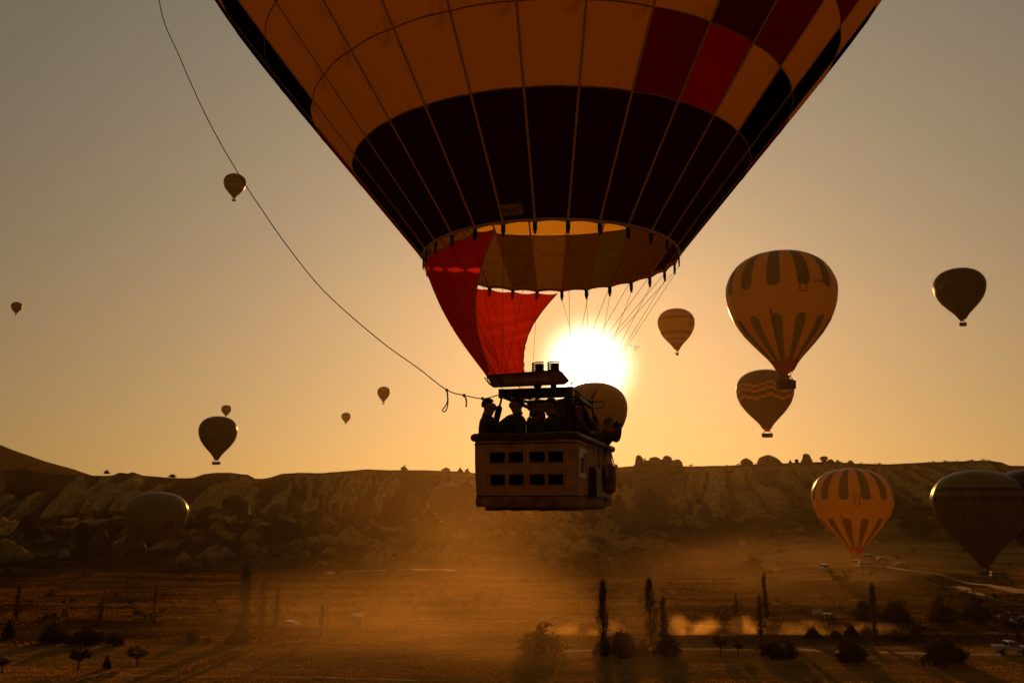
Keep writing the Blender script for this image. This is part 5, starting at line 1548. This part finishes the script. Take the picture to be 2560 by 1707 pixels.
def people():
    P = [
     (1222, 1014, 14.75, R(-75), ('phone', 'phone'), 'person in a dark jacket, leftmost in the basket, arms raised in front', (0.055, 0.035, 0.02), 'hair', 0.05, False),
     (1292, 1010, 15.15, R(65), ('rail', 'cross'), 'person with short hair standing second from the left in the basket', (0.05, 0.05, 0.03), 'hair', 0.0, False),
     (1343, 1026, 15.55, R(-100), ('rail', 'rail'), 'shorter person with shoulder-length hair between two padded uprights', (0.055, 0.045, 0.02), 'brown', 0.0, True),
     (1376, 1013, 15.3, R(80), ('cross', 'rail'), 'person in profile looking left, middle of the basket', (0.06, 0.045, 0.02), 'hair', 0.0, False),
     (1402, 1017, 16.2, R(20), ('rail', 'rail'), 'person mostly hidden behind the one in profile', (0.10, 0.05, 0.02), 'brown', 0.0, True),
     (1420, 1012, 15.6, R(-30), ('phone', 'rail'), 'person with a phone near the right uprights of the basket', (0.08, 0.05, 0.02), 'hair', 0.0, False),
     (1452, 1020, 16.3, R(170), ('rail', 'rail'), 'person under the bright burner corner, facing the viewer', (0.10, 0.05, 0.02), 'hair', 0.0, False),
     (1474, 1060, 16.5, R(-70), ('rail', 'rail'), 'person bending over the right side of the basket', (0.06, 0.03, 0.015), 'hair', 0.35, False),
     (1523, 1058, 16.9, R(-80), ('photo', 'photo'), 'photographer leaning out over the right rim with elbows raised', (0.05, 0.035, 0.02), 'brown', 0.30, False),
    ]
    for q in P:
        r, H = person_at_head(q[0], q[1], q[2], FLOOR, q[3], q[4], q[5], q[6], q[7], q[8], q[9], GPS)
    # the photographer's camera
    c = at(1541, 1063, 16.85)
    e = empty('camera_body', tuple(c), R(-80))
    black = surf('camera_black', (0.012, 0.012, 0.013), rough=0.4)
    m = MB(); m.box((0, 0, 0), (0.14, 0.06, 0.09)); m.box((0, 0, 0.055), (0.05, 0.05, 0.03)); m.build('body', black, e)
    m = MB(); m.tube([(0, 0.03, 0), (0, 0.12, 0)], [0.038, 0.036], 12); m.build('lens', black, e, True)
    e.name = 'photo_camera'; tag(e, 'black photo camera held to the face of the leaning photographer', 'camera')
    # passengers in the two far baskets whose heads show, and walkers
    tm = surf('jacket_far', (0.06, 0.035, 0.018)); tm2 = surf('shirt_pale', (0.55, 0.42, 0.28))
    far_me, _, _ = person_mesh(('rail', 'rail'), 0, 0, tm); pale_me, _, _ = person_mesh(('down', 'down'), 0, 0, tm2)
    def small(p, rz, lab, grp, me=far_me, h=1.72):
        o = bpy.data.objects.new('person', me); COL.objects.link(o); o.location = p; o.rotation_euler = (0, 0, rz); o.scale = (h, h, h)
        tag(o, lab, 'person', grp)
    for key, lab, n in (('air', 'passenger standing in the basket of the flying striped balloon', 6), ('royal', 'passenger in the basket under the lettered dark balloon', 5)):
        b = FB[key]
        for i in range(n):
            x = b.bw * (-0.38 + 0.76 * i / (n - 1)); y = -b.bl * 0.2 + (i % 2) * b.bl * 0.3
            L_ = b.root.location; which = ('leftmost', 'second from left', 'third from left', 'fourth from left', 'fifth from left', 'rightmost')[i if i < n - 1 else 5]
            small((L_.x + x, L_.y + y, L_.z + b.bh - 0.95), i * 1.3, lab + ', ' + which, lab.replace('passenger', 'passengers'), far_me, 1.7 + 0.05 * (i % 3))
    for px, py, lab, me in ((37, 1172, 'left one of two walkers on the ridge top at far left', far_me), (45, 1172, 'right one of two walkers on the ridge top at far left', far_me)):
        Y = 699.0; q = at(px, py, Y); small((q.x, Y, ground_z(q.x, Y)), 0.4, lab, 'walkers on the slopes', me, 2.6 if False else 1.8)
    for px, py, lab, me in ((1712, 1277, 'dark figure, left of two beside the pale figure on the right terrace', far_me), (1718, 1277, 'dark figure next to the pale one on the right terrace', far_me), (1734, 1278, 'figure in pale clothes on the right terrace', pale_me), (2270, 1420, 'person standing behind the white car on the launch field', far_me)):
        q = ground_at(px, py); small(tuple(q), 0.4, lab, 'walkers on the slopes', me, 1.8)
people()

# ------------------------------------------------------------------ vehicles
glass_m = surf('car_glass', (0.02, 0.018, 0.016), rough=0.1, spec=0.6); tyre_m = surf('tyre', (0.012, 0.011, 0.010), rough=0.9); rim_m = surf('wheel_rim', (0.25, 0.22, 0.2), rough=0.4, metal=0.6)
def vehicle(kind, p, rz, col, label, name, scale=1.0):
    r = empty(name, tuple(p), rz)
    paint = surf('paint_%02d%02d%02d' % tuple(int(c * 99) for c in col), col, tuple(c * 0.93 for c in col), 1.0, 0.35, spec=0.5)
    W = 1.78
    if kind == 'pickup':
        L, wb, wr = 5.2, (-1.55, 1.55), 0.38
        body = [(-2.6, .55), (-2.6, 1.12), (-0.75, 1.12), (-0.72, 1.08), (0.75, 1.08), (2.35, 1.0), (2.58, 0.82), (2.6, 0.5), (2.1, 0.42), (-2.4, 0.42)]
        cab = [(-0.75, 1.05), (-0.68, 1.74), (-0.55, 1.80), (0.42, 1.80), (0.62, 1.72), (1.18, 1.07)]
        wins = [[(-0.60, 1.14), (-0.54, 1.66), (-0.02, 1.68), (-0.02, 1.14)], [(0.06, 1.14), (0.06, 1.68), (0.45, 1.67), (0.98, 1.14)]]
    elif kind == 'van':
        L, wb, wr = 4.9, (-1.5, 1.5), 0.34
        body = [(-2.45, .4), (-2.45, 1.15), (2.1, 1.15), (2.42, 0.9), (2.45, 0.45), (2.0, .38)]
        cab = [(-2.42, 1.1), (-2.3, 1.85), (-2.1, 1.95), (0.9, 1.95), (1.2, 1.85), (1.9, 1.12)]
        wins = [[(-2.2, 1.2), (-2.1, 1.72), (-1.1, 1.74), (-1.1, 1.2)], [(-1.0, 1.2), (-1.0, 1.74), (0.1, 1.74), (0.1, 1.2)], [(0.2, 1.2), (0.2, 1.74), (0.95, 1.74), (1.55, 1.2)]]
    else:
        L, wb, wr = 4.4, (-1.3, 1.35), 0.32
        body = [(-2.2, .42), (-2.2, 0.85), (-2.05, 0.95), (1.2, 0.92), (2.0, 0.80), (2.2, 0.62), (2.2, 0.4), (1.9, .32), (-1.9, .32)]
        cab = [(-1.95, 0.92), (-1.5, 1.34), (-1.2, 1.44), (0.1, 1.46), (0.4, 1.40), (1.15, 0.93)]
        wins = [[(-1.6, 0.98), (-1.32, 1.32), (-0.5, 1.38), (-0.5, 0.98)], [(-0.42, 0.98), (-0.42, 1.38), (0.25, 1.36), (0.85, 0.98)]]
    def solid(nm, poly, hw, mat, parent, inset=1.0):
        m = MB(); m.prism(poly, -hw, hw); o = m.build(nm, mat, parent)
        bv = o.modifiers.new('b', 'BEVEL'); bv.width = 0.06; bv.segments = 2; bv.limit_method = 'ANGLE'
        return o
    bo = solid('body', body, W / 2, paint, r)
    ca = solid('cabin', cab, W / 2 - 0.10, paint, r)
    for w in wins:
        for s in (-1, 1):
            y = s * (W / 2 - 0.10 + 0.006)
            mesh_obj('window', [(x, y, z) for x, z in w], [tuple(range(len(w)))], glass_m, ca)
    # windscreen and rear window follow the sloping ends of the cabin
    for (a, b_) in ((cab[-1], cab[-2]), (cab[0], cab[1])):
        hw = W / 2 - 0.2; d = 0.012 if a[0] > 0 else -0.012
        pa = (a[0] + (b_[0] - a[0]) * 0.15, a[1] + (b_[1] - a[1]) * 0.15); pb = (a[0] + (b_[0] - a[0]) * 0.85, a[1] + (b_[1] - a[1]) * 0.85)
        mesh_obj('window', [(pa[0] + d, -hw, pa[1]), (pa[0] + d, hw, pa[1]), (pb[0] + d, hw * 0.95, pb[1]), (pb[0] + d, -hw * 0.95, pb[1])], [(0, 1, 2, 3)], glass_m, ca)
    if kind == 'pickup':
        m = MB(); m.box((-1.68, 0, 1.124), (1.70, W - 0.30, 0.01)); m.build('load_bed', tyre_m, r)
        m = MB(); m.box((-2.61, 0, 0.5), (0.08, W * 0.95, 0.12)); m.build('bumper', rim_m, r)
        for s in (-1, 1):
            m = MB(); m.box((-2.605, s * (W / 2 - 0.12), 0.95), (0.03, 0.14, 0.26)); m.build('tail_light', surf('lamp_red', (0.5, 0.02, 0.01), rough=0.3), r)
        for x in (-0.1, 0.95):
            m = MB(); m.box((x - 0.12, -W / 2 - 0.012, 1.0), (0.16, 0.03, 0.03)); m.build('door_handle', tyre_m, r)
    for s in (-1, 1):
        m = MB(); m.box((L / 2 - 0.04, s * (W / 2 - 0.25), 0.68 if kind != 'pickup' else 0.78), (0.06, 0.3, 0.14)); m.build('headlight', surf('lamp_clear', (0.7, 0.65, 0.55), rough=0.15), r)
        for x in wb:
            w = empty('wheel', (x, s * (W / 2 - 0.09), wr), parent=r)
            m = MB(); m.tube([(0, -0.11, 0), (0, -0.09, 0), (0, 0.09, 0), (0, 0.11, 0)], [wr * 0.92, wr, wr, wr * 0.92], 16); m.build('tyre', tyre_m, w, True)
            m = MB(); m.tube([(0, -0.116, 0), (0, 0.116, 0)], wr * 0.58, 12); m.build('rim', rim_m, w, True)
    r.scale = (scale,) * 3
    tag(r, label, {'pickup': 'pickup', 'van': 'van', 'car': 'car'}[kind], 'vehicles in the valley')
    return r
white = (0.40, 0.34, 0.26)
q = ground_at(2528, 1632); vehicle('pickup', q, R(-3), white, 'white double-cab pickup on the dirt road at the right edge', 'pickup_truck', 0.98)
for kind, px, py, rz, col, lab in (
    ('car', 2252, 1419, R(5), white, 'white car parked alone on the launch field'),
    ('van', 2169, 1421, R(-12), (0.30, 0.26, 0.2), 'dusty pale van below the striped field balloon'),
    ('car', 2207, 1403, R(3), (0.22, 0.18, 0.13), 'grey car behind the van, farther up the launch field'),
    ('van', 2170, 1399, R(8), (0.20, 0.15, 0.10), 'brownish van deepest in the launch field dust'),
    ('van', 2500, 1446, R(-8), (0.16, 0.13, 0.10), 'dark off-road van beside the lettered balloon basket'),
    ('car', 2528, 1550, R(170), white, 'pale car seen through the leaning tree at the right edge'),
    ('car', 2552, 1562, R(175), (0.40, 0.38, 0.32), 'second pale car cut by the right edge, below the first'),
    ('car', 717, 1572, R(160), (0.20, 0.16, 0.11), 'pale car half hidden in the shade on the left'),
    ('van', 1868, 1372, R(0), (0.30, 0.25, 0.18), 'tiny pale van on the slope above the thicket'),
    ('van', 2060, 1426, R(90), (0.45, 0.38, 0.3), 'pale trailer van beside the leftmost horse')):
    vehicle(kind, ground_at(px, py), rz, col, lab, 'parked_van' if kind == 'van' else 'parked_car')

# ------------------------------------------------------------------ horses
def horse_mesh():
    V, E, Rd = [], [], []
    def add(p, r, to=None):
        V.append(p); Rd.append(r)
        if to is not None: E.append((to, len(V) - 1))
        return len(V) - 1
    ch = add((0.55, 0, 1.10), (.26, .30)); ml = add((0.0, 0, 1.12), (.28, .30), ch); rp = add((-0.60, 0, 1.17), (.25, .27), ml)
    n1 = add((0.95, 0, 1.02), (.14, .20), ch); n2 = add((1.28, 0, 0.66), (.10, .14), n1); h1 = add((1.40, 0, 0.42), (.085, .10), n2); add((1.48, 0, 0.14), (.06, .065), h1)
    for s in (-1, 1):
        add((1.30, s * .07, 0.62), .03, n2)
        a = add((0.62, s * .17, 0.78), .10, ch); b = add((0.62, s * .17, 0.42), .055, a); c = add((0.60, s * .17, 0.12), .042, b); add((0.66, s * .17, 0.03), .055, c)
        a = add((-0.62, s * .17, 0.80), .15, rp); k = add((-0.52, s * .17, 0.66), .10, a); b = add((-0.76, s * .17, 0.44), .055, k); c = add((-0.70, s * .17, 0.12), .042, b); add((-0.64, s * .17, 0.03), .055, c)
    t = add((-0.88, 0, 1.18), .05, rp); t2 = add((-1.0, 0, 0.85), .07, t); add((-0.98, 0, 0.5), .03, t2)
    me = skin_body('horse', V, E, Rd, 0, 1)
    return me
hm = horse_mesh(); hm.materials.append(surf('horse_brown', (0.045, 0.02, 0.009), (0.03, 0.014, 0.007), 4, 0.8)); hm.polygons.foreach_set('use_smooth', [True] * len(hm.polygons))
for px, py, rz, lab in ((2074, 1434, 0.0, 'leftmost of the grazing brown horses on the bank'), (2126, 1434, R(40), 'second grazing horse, facing partly away'), (2156, 1440, R(70), 'third grazing horse, rump towards the viewer'), (2184, 1442, R(180), 'rightmost grazing horse, head to the left')):
    q = ground_at(px, py); o = bpy.data.objects.new('horse', hm); COL.objects.link(o); o.location = q; o.rotation_euler = (0, 0, rz); tag(o, lab, 'horse', 'horses grazing on the bank')

# ------------------------------------------------------------------ fences, poles, tank, shed, birds
wood = surf('weathered_wood', (0.075, 0.042, 0.018), (0.05, 0.028, 0.012), 4, 0.9)
def fence(pts, label, h=1.6):
    P = [ground_at(*p) for p in pts]; r = empty('fence', tuple(P[0]))
    rn = random.Random(len(label))
    for p in P:
        m = MB(); d = p - P[0]; hh = h * rn.uniform(0.65, 1.25); m.tube([(d.x, d.y, d.z - 0.2), (d.x + rn.uniform(-.15, .15), d.y, d.z + hh)], 0.055, 6); m.build('post', wood, r)
    for z in (0.5, 1.05):
        m = MB(); m.tube([(p.x - P[0].x, p.y - P[0].y, p.z - P[0].z + z) for p in P], 0.012, 4); m.build('wire', dk_steel, r)
    tag(r, label, 'fence')
fence([(1924 + 13.5 * i + (3 if i % 3 == 0 else -2), 1424 + 0.9 * i) for i in range(9)], 'row of uneven fence posts left of the horses')
fence([(1935 + 11 * i + (4 if i % 2 else 0), 1560 + 1.0 * i) for i in range(10)], 'crooked fence posts below the white water tank', 1.9)
def pole(px, py_top, py_base, label):
    p = ground_at(px, py_base); H = (py_base - py_top) / px_scale(p); r = empty('utility_pole', tuple(p))
    m = MB(); m.tube([(0, 0, -0.3), (0, 0, H)], [0.11, 0.075], 8); m.build('pole', surf('pole_wood', (0.16, 0.10, 0.045), (0.11, 0.07, 0.03), 3), r, True)
    m = MB(); m.box((0, 0, H - 0.35), (1.3, 0.09, 0.09)); m.build('crossarm', wood, r)
    for x in (-0.55, 0.0, 0.55):
        m = MB(); m.lathe([(0.03, 0), (0.05, 0.05), (0.03, 0.14)], 8, (x, 0, H - 0.30)); m.build('insulator', rim_m, r, True)
    tag(r, label, 'pole', 'utility poles')
pole(463, 1504, 1568, 'thin utility pole above the square dark bush'); pole(818, 1500, 1592, 'thin utility pole beside the small dark poplar'); pole(1193, 1494, 1570, 'thin utility pole standing in the dust cloud')
def tank():
    p = ground_at(2047, 1560); k = px_scale(p); r = empty('water_tank', tuple(p)); H = 22 / k
    m = MB()
    for sx in (-1, 1):
        for sy in (-1, 1): m.tube([(sx * 0.6, sy * 0.5, -0.2), (sx * 0.55, sy * 0.45, H)], 0.05, 6)
    m.box((0, 0, H), (1.6, 1.2, 0.08)); m.build('stand', wood, r)
    m = MB(); m.tube([(-0.78, 0, H + 0.5), (-0.70, 0, H + 0.5), (0.70, 0, H + 0.5), (0.78, 0, H + 0.5)], [0.32, 0.45, 0.45, 0.32], 16); m.build('tank', surf('tank_white', (0.55, 0.5, 0.42)), r, True)
    tag(r, 'white water tank on a wooden stand in the dusty meadow', 'tank')
    p = ground_at(2069, 1560); r = empty('loading_stand', tuple(p))
    m = MB()
    for sx in (-1, 1): m.tube([(sx * 0.5, 0, -0.2), (sx * 0.5, 0, H + 0.3)], 0.06, 6)
    m.box((0, 0, H + 0.3), (1.6, 0.9, 0.10)); m.build('platform', surf('sheet_metal', (0.5, 0.44, 0.34), rough=0.35, metal=0.5), r)
    tag(r, 'little table-like stand with a shiny top beside the white tank', 'stand')
tank()
def shed():
    p = ground_at(894, 1566); r = empty('shed', tuple(p), R(8))
    sm = surf('plaster_pale', (0.20, 0.125, 0.045), (0.15, 0.09, 0.03), 2)
    m = MB(); m.box((0, 0, 0.9), (1.9, 1.9, 2.0)); m.build('wall', sm, r)
    m = MB(); m.add([(-1.15, -1.15, 1.95), (1.15, -1.15, 2.35), (1.15, 1.15, 2.35), (-1.15, 1.15, 1.95), (-1.15, -1.15, 2.03), (1.15, -1.15, 2.43), (1.15, 1.15, 2.43), (-1.15, 1.15, 2.03)], [(3, 2, 1, 0), (4, 5, 6, 7), (0, 1, 5, 4), (1, 2, 6, 5), (2, 3, 7, 6), (3, 0, 4, 7)]); m.build('roof', wood, r)
    m = MB(); m.box((0.2, -0.955, 0.75), (0.75, 0.04, 1.6)); m.build('door', wood, r)
    tag(r, 'small pale cube shed with a slanting roof in the dust', 'shed')
shed()
def birds():
    bm_ = surf('feathers_dark', (0.03, 0.02, 0.012))
    spots = [(1577, 864), (1586, 868), (1591, 868), (1589, 874), (1597, 869)]
    words = ['first bird of the tiny flock right of the sun, highest', 'second bird of the tiny flock right of the sun', 'middle bird of the tiny flock right of the sun', 'lowest bird of the tiny flock right of the sun', 'rightmost bird of the tiny flock right of the sun']
    for i, ((px, py), w) in enumerate(zip(spots, words)):
        c = at(px, py, 110.0); s = 0.16
        v = [(0, -1.0, 0), (0.18, 0, 0.10), (0, 0.9, 0), (-0.18, 0, 0.10), (0, 0, -0.14), (1.6, -0.5, 0.55), (1.2, 0.1, 0.45), (-1.6, -0.5, 0.55), (-1.2, 0.1, 0.45), (0.12, 0.5, 0.08), (-0.12, 0.5, 0.08)]
        f = [(0, 1, 4), (1, 2, 4), (2, 3, 4), (3, 0, 4), (0, 3, 2, 1), (1, 5, 6, 9), (3, 10, 8, 7)]
        o = mesh_obj('bird', [(x * s, y * s, z * s) for x, y, z in v], f, bm_); o.location = c; o.rotation_euler = (0, 0.2 * i, 1.1 + 0.3 * i)
        tag(o, w, 'bird', 'flock of birds')
birds()

# ------------------------------------------------------------------ dust raised over the valley floor
def dust_cloud(name, c, size, dens, nscale, label, lo=0.38, hi=0.75, aniso=0.6):
    b = MB(); b.box((0, 0, 0), (2, 2, 2)); o = b.build(name, None)
    o.location = c; o.scale = (size[0] / 2, size[1] / 2, size[2] / 2)
    m, nt, out = nmat('dust_air'); N, L = nt.nodes, nt.links
    def mth(op, a, b_=None):
        n = N.new('ShaderNodeMath'); n.operation = op; n.use_clamp = False
        for i, q in enumerate((a, b_)):
            if q is None: continue
            if isinstance(q, (int, float)): n.inputs[i].default_value = q
            else: L.new(q, n.inputs[i])
        return n.outputs[0]
    tc = N.new('ShaderNodeTexCoord')
    ln = N.new('ShaderNodeVectorMath'); ln.operation = 'LENGTH'; L.new(tc.outputs['Object'], ln.inputs[0])
    fall = mth('MAXIMUM', mth('SUBTRACT', 1.0, ln.outputs['Value']), 0.0)
    nz = N.new('ShaderNodeTexNoise'); nz.inputs['Scale'].default_value = 1.0; nz.inputs['Detail'].default_value = 3.0
    geo = N.new('ShaderNodeNewGeometry'); mp = N.new('ShaderNodeMapping'); mp.inputs['Scale'].default_value = nscale
    L.new(geo.outputs['Position'], mp.inputs[0]); L.new(mp.outputs[0], nz.inputs['Vector'])
    mr = N.new('ShaderNodeMapRange'); mr.inputs[1].default_value = lo; mr.inputs[2].default_value = hi
    L.new(nz.outputs[0], mr.inputs[0])
    d = mth('MULTIPLY', mth('MULTIPLY', mth('POWER', fall, 1.3), mr.outputs[0]), dens)
    v = N.new('ShaderNodeVolumePrincipled'); v.inputs['Color'].default_value = (1.0, 0.60, 0.21, 1); v.inputs['Anisotropy'].default_value = aniso
    L.new(d, v.inputs['Density']); L.new(v.outputs[0], out.inputs['Volume'])
    o.data.materials.append(m)
    tag(o, label, 'dust', kind='stuff')
dust_cloud('dust', (-12, 190, 14), (74, 95, 58), 0.0046, (0.03, 0.03, 0.05), 'broad golden dust cloud drifting below the basket', 0.30, 0.75)
dust_cloud('dust', (-12, 140, 4), (92, 96, 22), 0.0105, (0.035, 0.05, 0.10), 'low golden dust lying over the near field', 0.32, 0.72)
dust_cloud('dust', (62, 205, 5), (110, 100, 22), 0.0032, (0.04, 0.05, 0.09), 'thin golden dust over the meadow at right', 0.34, 0.72)
dust_cloud('dust', (96, 290, 5), (100, 70, 22), 0.0050, (0.04, 0.04, 0.08), 'pale dust spreading over the launch field', 0.33, 0.75)
for px, py, w, h, d, lab in ((1496, 1606, 13, 4.5, 0.14, 'small bright dust puff left of the dark poplar'), (1716, 1602, 9, 6.0, 0.20, 'rounded bright dust puff right of the three poplars'), (1764, 1604, 8, 5.5, 0.18, 'second rounded dust puff beside the bushy tree'),
                             (1880, 1606, 10, 5.5, 0.20, 'wide dust puff behind the ragged poplars'), (2020, 1608, 15, 4.5, 0.14, 'long dust streak behind the dark hedge bush'), (2170, 1614, 16, 3.6, 0.10, 'faint dust streak below the lone poplar'), (1420, 1608, 14, 4.0, 0.10, 'dim dust puff right of the wide round bush')):
    q = at(px, py, 151.0)
    dust_cloud('dust', (q.x, 151.0, max(ground_z(q.x, 151.0) + h * 0.18, 0.4)), (w, 7.0, h), d, (0.35, 0.3, 0.4), lab, 0.42, 0.70)

# ------------------------------------------------------------------ the dusty morning air
HAZE = 0.00003
def build_haze():
    b = MB(); b.box((0, 800, 195), (3400, 1840, 450))
    o = b.build('haze', None)
    m, nt, out = nmat('haze_air')
    v = nt.nodes.new('ShaderNodeVolumePrincipled')
    v.inputs['Density'].default_value = HAZE; v.inputs['Anisotropy'].default_value = 0.75
    v.inputs['Color'].default_value = (1.0, 0.66, 0.30, 1)
    nt.links.new(v.outputs[0], out.inputs['Volume'])
    o.data.materials.append(m)
    tag(o, 'warm golden dust haze filling the valley air', 'haze', kind='stuff')
build_haze()
